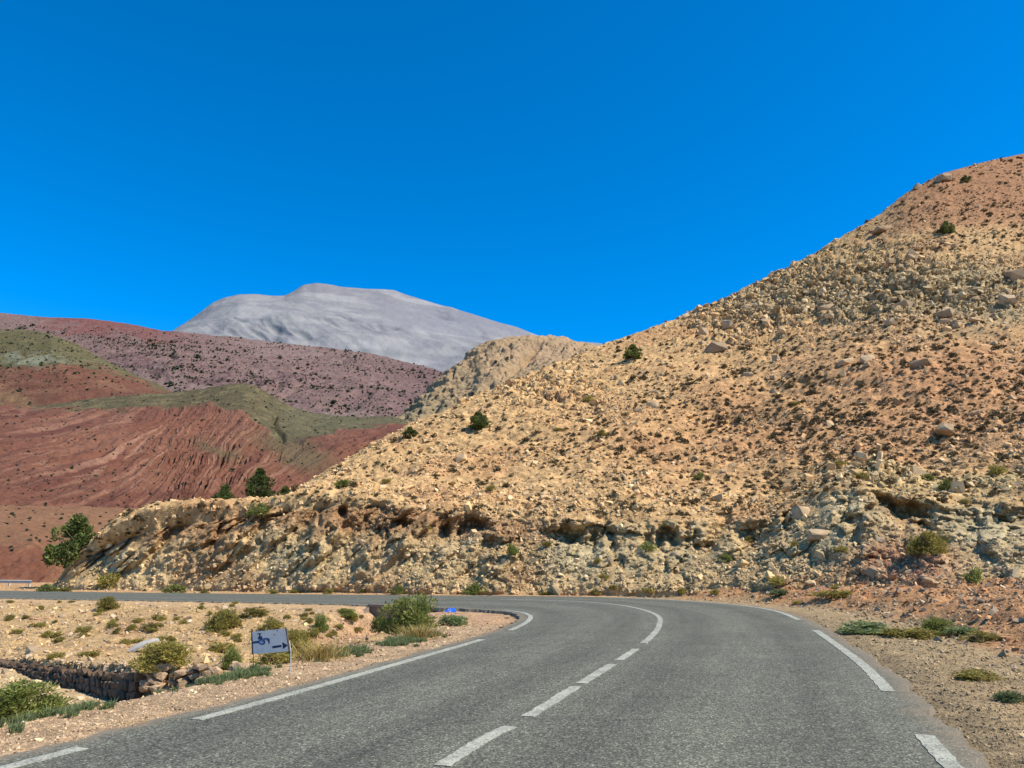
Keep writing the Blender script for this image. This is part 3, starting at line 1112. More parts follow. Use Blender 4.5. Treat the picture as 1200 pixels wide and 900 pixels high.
def dA(V, U, VV, px, py):
    w = V / LA
    g = ridged(np.stack([w[..., 0] * 0.05, w[..., 1] * 0.01, w[..., 2] * 0.012], -1), 1, 3, 3)
    face = sm(VV, 0.9, 1.2) * sm(VV, 2.05, 1.8)
    return face * (5.5 * g + 2.0 * fbm(w, 0.06, 3, 2)) + 1.8 * fbm(w, 0.05, 5, 6, 0.6) + sm(VV, 2, 2.3) * 2.0 * fbm(w, 0.015, 3, 9)


def cA(V, U, VV, px, py):
    w = V / LA
    C = np.zeros(V.shape) + np.array([0.36, 0.20, 0.12])
    x, y = warp_px(V, LA, 10)
    C = mixc(C, (0.27, 0.125, 0.085), sm(y, 634, 646) * sm(x, 75, 45))
    C = mixc(C, (0.42, 0.25, 0.15), bump(y, 606, 8) * 0.4)
    C = mixc(C, (0.24, 0.11, 0.08), sm(fbm(w, 0.03, 4, 4), 0.1, 0.5) * 0.35)
    return C


rA = [[(-500, 705, 60), (400, 705, 60)],
      [(-500, 693, 66), (0, 693, 66), (60, 693.5, 68), (400, 694, 70)],
      [(-500, 640, 76), (-50, 638, 76), (0, 640, 76), (40, 640, 77), (60, 655, 78), (90, 668, 80), (400, 690, 90)],
      [(-500, 606, 110), (0, 610, 110), (90, 620, 112), (150, 640, 115), (400, 680, 120)],
      [(-500, 585, 150), (-50, 588, 150), (0, 591, 150), (60, 593, 150), (120, 594, 152), (200, 597, 155), (260, 606, 160), (400, 670, 160)],
      [(-500, 690, 200), (400, 690, 200)]]
hA, VA, NA, pxA, pyA = far_hill('brown_slope', 'brown earth slope with a red bank at its foot left of the road', rA, [3, 50, 30, 45, 4], ulist(-500, -80, 260, 400, 330), LA, dA, cA, 0.05, lohi=(0.68, 1.25), gain=(0.56, 0.50, 0.42))

# B: red striated hill with olive cap
LB = 330 / F


def foldq(px, py):
    xs = np.array([-500, 0, 90, 150, 185, 215, 262, 290, 330, 420, 700])
    ms = np.array([0.10, 0.12, 0.28, 0.45, 0.85, 1.5, 1.6, 0.9, 0.7, 0.35, 0.25])
    g = np.linspace(-500, 700, 1201)
    Fi = np.cumsum(np.interp(g, xs, ms))
    return py + np.interp(px, g, Fi)


def qB(V, px, py):
    wv = 5 * fbm(V / LB, 0.012, 2, 5) + 0.9 * fbm(V / LB, 0.07, 2, 15)
    return foldq(px + wv, py + wv)


def capB(px, py, V):
    x, y = px + 9 * fbm(V / LB, 0.03, 4, 3), py + 7 * fbm(V / LB, 0.03, 4, 77)
    edge = np.interp(x, [-500, 0, 60, 110, 150, 250, 280, 300, 315, 330, 350, 365, 400, 440, 480, 600],
                     [500, 473, 479, 480, 478, 474, 480, 492, 510, 522, 530, 520, 505, 497, 499, 505])
    return sm(y, edge + 4, edge - 2), x, y


def dB(V, U, VV, px, py):
    w = V / LB
    q = qB(V, px, py)
    z0 = q * 0
    cap, x, y = capB(px, py, V)
    n = 1 - 2 * np.abs(noise(np.stack([q / 9.0, px / 300, z0], -1)))
    n2 = 1 - 2 * np.abs(noise(np.stack([q / 3.6, px / 170, z0 + 8], -1)))
    fin = bump(px, 225, 48) * sm(py, 525, 548)
    strong = 0.6 + 0.75 * fin + 0.7 * bump(px, 150, 90) * bump(py, 540, 35) + 0.5 * sm(px, 250, 300) * sm(py, 505, 530)
    gl = ridged(np.stack([w[..., 0] * 0.016, w[..., 1] * 0.006, w[..., 2] * 0.004], -1), 1, 3, 6)
    return ((1 - cap) * (strong * (3.6 * n + 1.7 * n2)) + 4.5 * fbm(w, 0.012, 3, 2) * sm(VV, 3.02, 2.6) + 1.2 * fbm(w, 0.06, 3, 4)
            + 8 * np.minimum(gl, 0.4) * sm(VV, 3.0, 2.5) - 6 * bump(px - (py - 480) * 0.1 + 3 * np.sin(py / 7), 324, 3.2) * sm(py, 478, 490) * sm(py, 535, 510))


def cB(V, U, VV, px, py):
    w = V / LB
    cap, x, y = capB(px, py, V)
    q = qB(V, px, py)
    z0 = q * 0
    n = noise(np.stack([q / 10.0, px / 200, z0], -1))
    n2 = noise(np.stack([q / 3.0, px / 220, z0 + 5], -1))
    C = np.zeros(V.shape) + np.array([0.275, 0.118, 0.080])
    C = mixc(C, (0.19, 0.075, 0.06), sm(n, 0.0, 0.5) * 0.8)
    pale = sm(n2, 0.12, 0.35) * (0.42 + 0.85 * np.clip(bump(x, 200, 110) * bump(y, 535, 38) * 1.3 + 0.5 * bump(x, 60, 80) * bump(y, 530, 22), 0, 1))
    C = mixc(C, (0.45, 0.24, 0.165), pale * 0.85)
    C = mixc(C, (0.34, 0.165, 0.115), sm(fbm(w, 0.012, 4, 9), 0.1, 0.6) * 0.5)
    ol = np.zeros(V.shape) + np.array([0.165, 0.135, 0.075])
    ol = mixc(ol, (0.27, 0.225, 0.12), sm(fbm(w, 0.05, 4, 19), 0.0, 0.5) * 0.7)
    ol = mixc(ol, (0.18, 0.18, 0.11), sm(x, 300, 360) * 0.4)
    C = mixc(C, ol, cap)
    C = mixc(C, (0.185, 0.14, 0.085), np.clip(bump(x - (y - 535) * 1.2, 345, 34) * bump(y, 535, 22) * 1.5, 0, 1) * (1 - cap) * 0.9)
    C = mixc(C, (0.185, 0.14, 0.085), np.clip(bump(x - (y - 540) * 1.3, 262, 15) * bump(y, 536, 14) * 1.5, 0, 1) * (1 - cap) * 0.8)
    C = mixc(C, (0.15, 0.065, 0.055), np.clip(bump(x, 370, 26) * bump(y, 523, 8) + bump(x, 205, 40) * bump(y, 593, 4), 0, 1) * 0.7)
    return C


rB = [[(-500, 640, 190), (700, 640, 190)],
      [(-500, 604, 210), (0, 604, 210), (250, 604, 215), (700, 600, 220)],
      [(-500, 560, 250), (0, 548, 255), (150, 545, 260), (250, 540, 265), (330, 548, 270), (420, 545, 270), (700, 545, 270)],
      [(-500, 500, 320), (0, 492, 330), (110, 492, 330), (200, 490, 330), (285, 480, 330), (330, 500, 325), (370, 510, 325), (440, 508, 330), (700, 515, 330)],
      [(-500, 470, 390), (-80, 468, 390), (0, 472, 385), (35, 477, 380), (60, 474, 380), (110, 467, 382), (150, 463, 385), (200, 460, 390), (240, 455, 395), (268, 450, 395), (285, 449, 395), (300, 452, 395), (320, 464, 392), (340, 476, 390),
       (365, 484, 388), (395, 487, 388), (425, 489, 390), (455, 488, 395), (480, 493, 395), (520, 503, 395), (700, 530, 395)],
      [(-500, 640, 480), (700, 640, 480)]]
hB, VB, NB, pxB, pyB = far_hill('red_hill', 'red striated hill with folded rock bands and an olive cap', rB, [2, 75, 75, 50, 4], ulist(-500, -60, 500, 700, 620), LB, dB, cB, 0.07, lohi=(0.66, 1.28), gain=(0.58, 0.56, 0.50))

# C: olive and red hill, upper left
LC = 560 / F


def dC(V, U, VV, px, py):
    w = V / LC
    gl = ridged(np.stack([w[..., 0] * 0.02, w[..., 1] * 0.006, w[..., 2] * 0.005], -1), 1, 3, 36)
    return 2.5 * np.minimum(gl, 0.5) * sm(VV, 3.0, 2.6) + 1.6 * fbm(w, 0.03, 4, 12) * sm(VV, 3.05, 2.7) + 0.7 * fbm(w, 0.1, 3, 13)


def cC(V, U, VV, px, py):
    w = V / LC
    x, y = warp_px(V, LC, 9)
    edge = np.interp(x, [-500, -50, 0, 40, 70, 120, 160, 200, 240], [440, 434, 431, 428, 425, 433, 444, 458, 476])
    C = np.zeros(V.shape) + np.array([0.275, 0.12, 0.08])
    C = mixc(C, (0.36, 0.19, 0.12), sm(fbm(w, 0.04, 4, 1), 0, 0.5) * 0.6)
    C = mixc(C, (0.20, 0.085, 0.06), sm(noise(np.stack([py / 5, px / 80, py * 0], -1)), 0.1, 0.5) * 0.5)
    ol = np.zeros(V.shape) + np.array([0.19, 0.165, 0.085])
    ol = mixc(ol, (0.28, 0.23, 0.13), sm(fbm(w, 0.04, 4, 21), 0.0, 0.5) * 0.7)
    cap = sm(y, edge + 2, edge - 2)
    C = mixc(C, ol, cap)
    C = mixc(C, (0.36, 0.37, 0.27), np.clip(bump(x, 40, 34) * bump(y, 422, 6) * 1.6, 0, 1) * sm(fbm(w, 0.06, 3, 8), -0.3, 0.2) * 0.85)
    C = mixc(C, (0.34, 0.21, 0.12), np.clip(bump(x + (y - 466) * -1.5, 15, 20) * bump(y, 468, 10) * 1.4, 0, 1) * 0.8)
    return C


rC = [[(-500, 520, 420), (400, 520, 420)],
      [(-500, 484, 430), (180, 484, 430), (260, 520, 430), (400, 560, 430)],
      [(-500, 440, 500), (0, 434, 505), (70, 428, 505), (120, 440, 505), (200, 468, 500), (260, 505, 500), (400, 545, 500)],
      [(-500, 395, 560), (0, 396, 565), (60, 398, 565), (100, 418, 560), (160, 446, 550), (200, 464, 545), (260, 495, 545), (400, 535, 545)],
      [(-500, 372, 610), (-60, 383, 610), (0, 386, 605), (25, 386, 605), (50, 389, 600), (70, 395, 600), (90, 403, 595), (120, 420, 590), (160, 440, 580), (185, 450, 575), (205, 461, 570), (230, 474, 570), (400, 520, 570)],
      [(-500, 560, 700), (400, 560, 700)]]
hC, VC, NC, pxC, pyC = far_hill('olive_hill', 'olive topped hill with a red lower flank at the left', rC, [2, 45, 40, 24, 3], ulist(-500, -60, 250, 400, 330), LC, dC, cC, 0.09, lohi=(0.68, 1.25), gain=(0.54, 0.52, 0.46))

# D: purple ridge
LD = 1700 / F


def dD(V, U, VV, px, py):
    w = V / LD
    gl = ridged(np.stack([w[..., 0] * 0.015, w[..., 1] * 0.004, w[..., 2] * 0.004], -1), 1, 3, 66)
    q = py - 0.09 * px + 5 * fbm(w, 0.012, 3, 8)
    led = noise(np.stack([q / 7, px / 300, q * 0], -1))
    led = sm(led, -0.05, 0.15)
    bw = bump(px, 190, 130) * bump(py - 0.05 * px, 427, 22)
    return 6.0 * np.minimum(gl, 0.5) * sm(VV, 3.0, 2.6) + 4.0 * fbm(w, 0.02, 4, 12) * sm(VV, 3.05, 2.7) + led * (1.4 + 3 * bw) + 1.0 * fbm(w, 0.12, 3, 3)


def cD(V, U, VV, px, py):
    w = V / LD
    x, y = warp_px(V, LD, 14)
    C = np.zeros(V.shape) + np.array([0.30, 0.19, 0.175])
    q = y - 0.09 * x
    n = noise(np.stack([q / 6, px / 260, q * 0], -1))
    C = mixc(C, (0.16, 0.09, 0.10), sm(n, 0.05, 0.4) * (0.25 + 0.6 * np.clip(bump(x, 210, 170) * bump(y - 0.06 * x, 425, 20), 0, 1)))
    C = mixc(C, (0.27, 0.105, 0.095), np.clip(sm(x, 30, 70) * sm(x, 260, 170) * sm(y - np.interp(x, [0, 100, 200, 300], [368, 374, 390, 402]), 18, 6), 0, 1) * 0.85)
    C = mixc(C, (0.36, 0.25, 0.23), np.clip(bump(x, 330, 90) * bump(y - 0.12 * (x - 330), 411, 9) * 1.3, 0, 1) * 0.6)
    C = mixc(C, (0.40, 0.30, 0.27), np.clip(sm(y - 0.20 * (x - 100), 412, 440), 0, 1) * sm(fbm(w, 0.02, 3, 4), -0.5, 0.2) * 0.75)
    nb2 = noise(np.stack([q / 2.6, px / 90, q * 0 + 9], -1))
    C = mixc(C, (0.17, 0.10, 0.105), sm(nb2, 0.15, 0.5) * 0.4)
    C = mixc(C, (0.40, 0.29, 0.26), sm(-nb2, 0.2, 0.55) * 0.35)
    C = mixc(C, (0.22, 0.13, 0.135), sm(x, 430, 500) * 0.5)
    return C


rD = [[(-600, 520, 1180), (800, 520, 1180)],
      [(-600, 500, 1250), (0, 500, 1250), (800, 500, 1250)],
      [(-600, 450, 1500), (0, 440, 1500), (200, 445, 1500), (400, 462, 1500), (500, 478, 1450), (800, 500, 1450)],
      [(-600, 400, 1800), (0, 395, 1850), (150, 402, 1850), (300, 420, 1800), (430, 440, 1750), (500, 455, 1700), (800, 490, 1650)],
      [(-600, 340, 2150), (-100, 360, 2150), (0, 366.5, 2150), (35, 370, 2130), (60, 372, 2120), (100, 373, 2120), (125, 376, 2110), (150, 380, 2100), (190, 388, 2070), (235, 392, 2060), (280, 396, 2050), (330, 402, 2020), (380, 407, 2000),
       (430, 414, 1960), (470, 423, 1920), (500, 431, 1880), (520, 437, 1860), (560, 450, 1800), (800, 520, 1700)],
      [(-600, 600, 2600), (800, 600, 2600)]]
hD, VD, ND_, pxD, pyD = far_hill('purple_ridge', 'long purple brown ridge dotted with dark scrub', rD, [2, 50, 50, 40, 3], ulist(-600, -60, 560, 800, 640), LD, dD, cD, 0.11, lohi=(0.72, 1.25), gain=(0.63, 0.61, 0.55))

# E: crag behind the near hill
LE = 445 / F


def dE(V, U, VV, px, py):
    w = V / LE
    sl_ = px + (py - 440) * 0.9
    gl = ridged(np.stack([w[..., 0] * 0.02 - w[..., 2] * 0.008, w[..., 1] * 0.006, w[..., 2] * 0.003], -1), 1, 3, 26)
    b = fbm(w, 0.035, 4, 41)
    b = np.round(b * 2.5) / 2.5 * 0.6 + 0.4 * b
    b2 = fbm(w, 0.13, 3, 43)
    b = 0.35 * b
    hb_, cb_ = blocks(np.stack([w[..., 0] * 0.8 - w[..., 2] * 0.5, w[..., 1] * 0.5, (w[..., 0] * 0.5 + w[..., 2] * 0.8) * 0.5], -1), 0.09)
    b = 1.6 * b + 0.32 * hb_ - 0.3 * cb_
    ravine = bump(sl_, 598, 7) * sm(py, 400, 412) * sm(py, 455, 430)
    cl = bump(py - np.interp(px, [465, 500, 560, 600, 640, 700], [494, 458, 408, 400, 398, 404]), 6, 7)
    led = sm(noise(np.stack([(py + 0.25 * px) / 6, px / 120, py * 0], -1)), -0.1, 0.3)
    return sm(VV, 4.0, 3.6) * (6 * np.minimum(gl, 0.5) + 5.5 * b) - 16 * ravine - 8 * bump(sl_, 545, 6) * sm(py, 420, 430) * 1 + 3.2 * led + 1.8 * fbm(w, 0.15, 3, 5) + cl * 1.5 * b


def cE(V, U, VV, px, py):
    w = V / LE
    x, y = warp_px(V, LE, 8)
    C = np.zeros(V.shape) + np.array([0.33, 0.25, 0.165])
    C = mixc(C, (0.27, 0.225, 0.155), sm(fbm(w, 0.03, 4, 7), 0, 0.5) * 0.8)
    C = mixc(C, (0.37, 0.27, 0.19), np.clip(bump(x, 640, 50) * bump(y, 412, 12) * 1.4, 0, 1) * 0.6)
    C = mixc(C, (0.24, 0.21, 0.14), sm(x, 590, 500) * sm(y, 450, 480) * 0.7)
    return C


rE = [[(420, 560, 240), (820, 560, 240)],
      [(420, 520, 260), (820, 520, 260)],
      [(420, 505, 290), (470, 497, 290), (520, 478, 290), (600, 455, 290), (700, 440, 290), (820, 430, 290)],
      [(420, 502, 310), (470, 496, 312), (500, 476, 315), (540, 450, 318), (580, 432, 320), (640, 425, 320), (700, 420, 320), (820, 415, 320)],
      [(420, 500, 330), (455, 497, 332), (470, 489, 335), (485, 474, 338), (500, 457, 340), (515, 444, 342), (530, 432, 344), (548, 416, 347), (560, 406, 349), (575, 400, 351), (590, 396, 352), (605, 394, 354), (620, 392.5, 355), (640, 394, 358), (655, 396, 360),
       (675, 400, 364), (700, 405, 368), (720, 411, 372), (820, 450, 390)],
      [(420, 600, 460), (820, 600, 460)]]
rE = [[(a, b + max(0, 462 - a) * 0.8, c * 1.35) for a, b, c in r_] for r_ in rE]
hE, VE, NE, pxE, pyE = far_hill('crag', 'tan rocky crag standing behind the near hillside', rE, [2, 30, 70, 60, 4], np.linspace(420, 820, 400), LE, dE, cE, 0.09, smooth=3, lohi=(0.7, 1.25), gain=(0.98, 0.86, 0.70), bk=1.6)

# F: grey peak
LF = 4600 / F


def dF(V, U, VV, px, py):
    w = V / LF
    gl = ridged(np.stack([(w[..., 0] + w[..., 2] * 1.5) * 0.009, w[..., 1] * 0.001, (w[..., 2] - w[..., 0] * 0.4) * 0.004], -1), 1, 4, 26)
    return sm(VV, 3.0, 2.5) * (11 * np.minimum(gl, 0.6) + 6 * fbm(w, 0.012, 3, 12) + 1.0 * ridged(np.stack([(w[..., 0] + w[..., 2] * 1.2) * 0.03, w[..., 1] * 0.003, w[..., 2] * 0.012], -1), 1, 3, 71)) + 0.5 * fbm(w, 0.1, 3, 3) - 5 * bump(py - 0.22 * (px - 370), 369, 1.8) * bump(px, 395, 22) - 6 * bump(py - 0.2 * (px - 520), 371, 2.5) * bump(px, 518, 14)


def cF(V, U, VV, px, py):
    w = V / LF
    x, y = warp_px(V, LF, 12)
    C = np.zeros(V.shape) + np.array([0.36, 0.335, 0.295])
    C = mixc(C, (0.28, 0.265, 0.265), np.clip(sm(x, 400, 540) * sm(y, 405, 380), 0, 1) * 0.85)
    C = mixc(C, (0.29, 0.25, 0.24), sm(x, 330, 370) * sm(y - np.interp(x, [330, 370, 460, 520], [347, 333, 343, 357]), 10, 4) * 0.6)
    C = mixc(C, (0.27, 0.25, 0.245), sm(ridged(np.stack([(w[..., 0] + w[..., 2] * 2.2) * 0.02, w[..., 1] * 0.001, (w[..., 2] - w[..., 0] * 0.3) * 0.03], -1), 1, 3, 5), 0.5, 1.1) * 0.6)
    C = mixc(C, (0.47, 0.43, 0.37), sm(fbm(np.stack([w[..., 0] + w[..., 2] * 2, w[..., 1] * 0.1, w[..., 2] * 3], -1), 0.012, 4, 6), 0.1, 0.6) * 0.6)
    C = mixc(C, (0.22, 0.20, 0.20), np.clip(bump(y - 0.22 * (x - 370), 369, 1.8) * bump(x, 395, 22) + bump(y - 0.2 * (x - 520), 371, 2.5) * bump(x, 518, 14) + bump(y, 397, 3) * bump(x, 570, 8) + bump(y, 397, 1.5) * bump(x, 374, 8), 0, 1) * 0.85)
    return C


rF = [[(-300, 520, 3600), (1300, 520, 3600)],
      [(-300, 500, 3700), (100, 470, 3700), (460, 462, 3700), (1300, 470, 3700)],
      [(-300, 470, 4100), (150, 425, 4100), (350, 405, 4100), (480, 412, 4100), (600, 418, 4100), (1300, 440, 4100)],
      [(-300, 440, 4600), (180, 398, 4600), (240, 376, 4600), (280, 364, 4600), (350, 362, 4600), (450, 370, 4600), (520, 385, 4600), (600, 402, 4600), (1300, 430, 4600)],
      [(-300, 420, 5000), (150, 400, 5000), (200, 389, 5000), (225, 373, 5000), (250, 354, 5000), (262, 349, 5000), (280, 345, 5000), (300, 344.5, 5000), (318, 346.5, 5020), (333, 346.5, 5050), (343, 342, 5050), (355, 334, 5080), (370, 331.5, 5100), (385, 333, 5100),
       (400, 336, 5100), (430, 338.5, 5100), (450, 339, 5100), (462, 340, 5100), (475, 345, 5080), (495, 351, 5060), (515, 357, 5050), (523, 359, 5050), (530, 360, 5050), (537, 363, 5050), (560, 370, 5000), (585, 378, 5000), (605, 383, 5000), (625, 391, 5000),
       (650, 399, 4980), (690, 401, 4950), (720, 404, 4950), (800, 408, 4950), (1300, 420, 4900)],
      [(-300, 640, 6500), (1300, 640, 6500)]]
hF, VF, NF, pxF, pyF = far_hill('grey_peak', 'pale grey bare mountain peak in the far distance', rF, [2, 30, 50, 45, 3], ulist(-300, 150, 720, 1300, 620), LF, dF, cF, 0.10, smooth=9, lohi=(0.93, 1.06), gain=(0.64, 0.655, 0.70), bk=0.6)


# ------------------------------------------------------------------ rocks and scatters
def rock_mesh(name, seed, squash=(1, 1, 1), npts=11):
    """angular broken block: hull of a few points on a lumpy box"""
    import bmesh
    rn = random.Random(seed)
    bm = bmesh.new()
    for k in range(npts):
        q = Vector((rn.uniform(-1, 1), rn.uniform(-1, 1), rn.uniform(-1, 1)))
        m = max(abs(c) for c in q)
        q = q / m * 0.5 * rn.uniform(0.8, 1.0)
        bm.verts.new((q.x * squash[0], q.y * squash[1], q.z * squash[2]))
    r = bmesh.ops.convex_hull(bm, input=bm.verts[:])
    bmesh.ops.delete(bm, geom=[v for v in r['geom_interior'] if isinstance(v, bmesh.types.BMVert)], context='VERTS')
    loose = [v for v in bm.verts if not v.link_faces]
    bmesh.ops.delete(bm, geom=loose, context='VERTS')
    bmesh.ops.recalc_face_normals(bm, faces=bm.faces[:])
    me = bpy.data.meshes.new(name)
    bm.to_mesh(me)
    bm.free()
    return me


def leaves_mesh(name, seed, n, size, shape='dome', flat=1.0, clumps=14, blade=2.2, up=0.3, fill=0.55):
    """many small leaf faces in clumps through a unit crown (radius 0.5, height about 1*flat)"""
    r = np.random.default_rng(seed)
    if shape == 'dome':
        th = r.uniform(0, 2 * math.pi, clumps)
        ph = np.arccos(r.uniform(-0.05, 1, clumps))
        rr = r.uniform(0.55, 1.0, clumps) * 0.42
        cc = np.stack([rr * np.sin(ph) * np.cos(th), rr * np.sin(ph) * np.sin(th), (0.07 + rr * 1.85 * np.cos(ph)) * flat], -1)
        cr = r.uniform(0.12, 0.22, clumps)
    elif shape == 'tree':
        t = r.uniform(0.08, 1, clumps)
        th = r.uniform(0, 2 * math.pi, clumps)
        wdt = 0.46 * np.sin(np.clip(t * 1.05 + 0.12, 0, 1) * math.pi) ** 0.7 * r.uniform(0.35, 1.0, clumps)
        cc = np.stack([wdt * np.cos(th), wdt * np.sin(th), t * flat * 0.92], -1)
        cr = r.uniform(0.07, 0.15, clumps)
    k = r.integers(0, clumps, n)
    d = r.normal(size=(n, 3))
    d /= np.linalg.norm(d, axis=1)[:, None]
    pos = cc[k] + d * (cr[k] * r.uniform(0.25, 1.0, n) ** fill)[:, None]
    pos[:, 2] = np.abs(pos[:, 2])
    ax = d * 0.7 + r.normal(size=(n, 3)) * 0.5 + np.array([0, 0, up])
    ax /= np.linalg.norm(ax, axis=1)[:, None]
    sd = np.cross(ax, r.normal(size=(n, 3)))
    sd /= np.linalg.norm(sd, axis=1)[:, None] + 1e-9
    sz = size * r.uniform(0.6, 1.4, n)[:, None]
    a = pos - sd * sz * 0.5 / blade * 1.2
    b = pos + sd * sz * 0.5 / blade * 1.2
    c = pos + ax * sz
    m = pos + ax * sz * 0.5 + sd * sz * 0.6 / blade
    V = np.stack([a, b, m, c], 1).reshape(-1, 3)
    i = np.arange(n) * 4
    return mesh_np(name, V, np.stack([i, i + 1, i + 2, i + 3], -1))


def blades_mesh(name, seed, n, spread=0.35, h=1.0, w=0.03, lean=0.45):
    r = np.random.default_rng(seed)
    rr = np.abs(r.normal(0, spread * 0.5, n))
    th = r.uniform(0, 2 * math.pi, n)
    b = np.stack([rr * np.cos(th), rr * np.sin(th), np.zeros(n)], -1)
    hh = h * r.uniform(0.45, 1.0, n)
    out = np.stack([np.cos(th), np.sin(th), np.zeros(n)], -1) * (r.uniform(0, lean, n) * hh)[:, None] + r.normal(size=(n, 3)) * 0.06
    mid = b + out * 0.4 + np.stack([hh * 0, hh * 0, hh * 0.6], -1)
    tip = b + out + np.stack([hh * 0, hh * 0, hh], -1)
    a = r.uniform(0, math.pi, n)
    sd = np.stack([np.cos(a), np.sin(a), a * 0], -1) * w
    V = np.stack([b - sd, b + sd, mid + sd * 0.8, mid - sd * 0.8, tip], 1).reshape(-1, 3)
    i = np.arange(n) * 5
    F4 = np.stack([i, i + 1, i + 2, i + 3], -1)
    me = bpy.data.meshes.new(name)
    faces = F4.tolist() + np.stack([i + 3, i + 2, i + 4], -1).tolist()
    me.from_pydata(V.tolist(), [], faces)
    me.update()
    return me


def stems_mesh(name, seed, n=22, spread=0.5, h=0.92, r0=0.009):
    rn = random.Random(seed)
    mb = MB()
    for k in range(n):
        a = rn.uniform(0, 6.28)
        q = rn.uniform(0.2, 1) * spread
        z = h * rn.uniform(0.6, 1.0) * (1.15 - 0.5 * q / spread)
        p = [(0.02 * math.cos(a), 0.02 * math.sin(a), -0.05), (q * 0.45 * math.cos(a + .2), q * 0.45 * math.sin(a + .2), z * 0.5), (q * math.cos(a), q * math.sin(a), z)]
        mb.tube(p, [r0, r0 * 0.7, r0 * 0.3], 4)
    return mb.mesh(name)


def proto_coll(name, meshes, mat):
    c = bpy.data.collections.new(name)
    for i, me in enumerate(meshes):
        if not me.materials:
            me.materials.append(mat)
        o = bpy.data.objects.new(f'{name}_{i:02d}', me)
        c.objects.link(o)
    return c


def scatter(name, label, pos, rot, scl, idx, coll, colour=None):
    n = len(pos)
    me = bpy.data.meshes.new(name)
    me.vertices.add(n)
    me.vertices.foreach_set('co', np.asarray(pos, np.float32).ravel())
    for nm, arr in (('rot', rot), ('scl', scl)):
        a = me.attributes.new(nm, 'FLOAT_VECTOR', 'POINT')
        a.data.foreach_set('vector', np.asarray(arr, np.float32).ravel())
    a = me.attributes.new('kindidx', 'INT', 'POINT')
    a.data.foreach_set('value', np.asarray(idx, np.int32))
    if colour is not None:
        a = me.attributes.new('stone', 'FLOAT_COLOR', 'POINT')
        c = np.ones((n, 4), np.float32)
        c[:, :3] = colour
        a.data.foreach_set('color', c.ravel())
    o = bpy.data.objects.new(name, me)
    COL.objects.link(o)
    tag(o, label, kind='stuff')
    ng = bpy.data.node_groups.new(name + '_nodes', 'GeometryNodeTree')
    ng.interface.new_socket('Geometry', in_out='INPUT', socket_type='NodeSocketGeometry')
    ng.interface.new_socket('Geometry', in_out='OUTPUT', socket_type='NodeSocketGeometry')
    gi = ng.nodes.new('NodeGroupInput')
    go = ng.nodes.new('NodeGroupOutput')
    ins = ng.nodes.new('GeometryNodeInstanceOnPoints')
    ci = ng.nodes.new('GeometryNodeCollectionInfo')
    ci.inputs['Collection'].default_value = coll
    ci.inputs['Separate Children'].default_value = True
    ci.inputs['Reset Children'].default_value = True
    ins.inputs['Pick Instance'].default_value = True

    def named(nm, dt):
        q = ng.nodes.new('GeometryNodeInputNamedAttribute')
        q.data_type = dt
        q.inputs['Name'].default_value = nm
        return [s for s in q.outputs if s.enabled and s.name == 'Attribute'][0]
    ng.links.new(gi.outputs[0], ins.inputs['Points'])
    ng.links.new(ci.outputs[0], ins.inputs['Instance'])
    ng.links.new(named('kindidx', 'INT'), ins.inputs['Instance Index'])
    e2r = ng.nodes.new('FunctionNodeEulerToRotation')
    ng.links.new(named('rot', 'FLOAT_VECTOR'), e2r.inputs[0])
    ng.links.new(e2r.outputs[0], ins.inputs['Rotation'])
    ng.links.new(named('scl', 'FLOAT_VECTOR'), ins.inputs['Scale'])
    ng.links.new(ins.outputs[0], go.inputs[0])
    md = o.modifiers.new('scatter', 'NODES')
    md.node_group = ng
    return o


ROCKS = [rock_mesh(f'rock_shape_{i}', 100 + i, (1.15, 0.85, 0.6 + 0.1 * (i % 4)), 9 + i) for i in range(8)]
rock_coll = proto_coll('rock_kinds', [m.copy() for m in ROCKS], M['stone'])


def pick_grid(V, extra, n, w):
    """random points on a grid surface with cell weights w"""
    nu, nv = V.shape[:2]
    ww = w[:-1, :-1].ravel()
    ww = ww / ww.sum()
    k = RNG.choice(len(ww), n, p=ww)
    i, j = k // (nv - 1), k % (nv - 1)
    a, b = RNG.random(n)[:, None], RNG.random(n)[:, None]

    def bil(A):
        return A[i, j] * (1 - a) * (1 - b) + A[i + 1, j] * a * (1 - b) + A[i, j + 1] * (1 - a) * b + A[i + 1, j + 1] * a * b
    return bil(V), [bil(e if e.ndim == 3 else e[..., None]) for e in extra]


def cell_px(V):
    x, y = proj(V)
    w = np.zeros(V.shape[:2])
    ax = x[1:, :-1] - x[:-1, :-1]
    ay = y[1:, :-1] - y[:-1, :-1]
    bx = x[:-1, 1:] - x[:-1, :-1]
    by = y[:-1, 1:] - y[:-1, :-1]
    ar = -(ax * by - ay * bx)
    w[:-1, :-1] = np.maximum(ar, 0)
    w *= (x > -150) & (x < 1480)
    return w


# ---- rubble on the near hill
wgt = cell_px(HV) * (VV2 < 5.05) * (HS > -0.02)
hx, hy_ = proj(HV)
rub = wgt * (0.30 + 1.3 * sm(fbm(HV, 0.13, 4, 71), -0.25, 0.45) * (1 - 0.75 * bump(hx, 1030, 190) * bump(hy_, 465, 55)) + 1.2 * np.clip(out_m, 0, 1) + 0.6 * cutc * sm(HS, 0.75, 0.3)) * (1 - 0.25 * cutc * sm(hx, 620, 420))
pos, (nrm, colr, sv, ov) = pick_grid(HV, [HN, HC, VV2, np.clip(out_m, 0, 1)], 70000, rub)
dist = np.linalg.norm(pos, axis=1)
size = 0.083 * np.exp(RNG.normal(0, 0.62, len(pos))) * (dist / 50) ** 0.55
size = np.clip(size * np.where(sv[:, 0] < 2.05, 0.78, 1.0) * (1 + 0.8 * ov[:, 0]), 0.05, 1.1)
order = np.argsort(size)[::-1]
tone = np.exp(RNG.normal(0.06, 0.2, len(pos)))[:, None]
pale = RNG.random(len(pos))[:, None] < 0.5
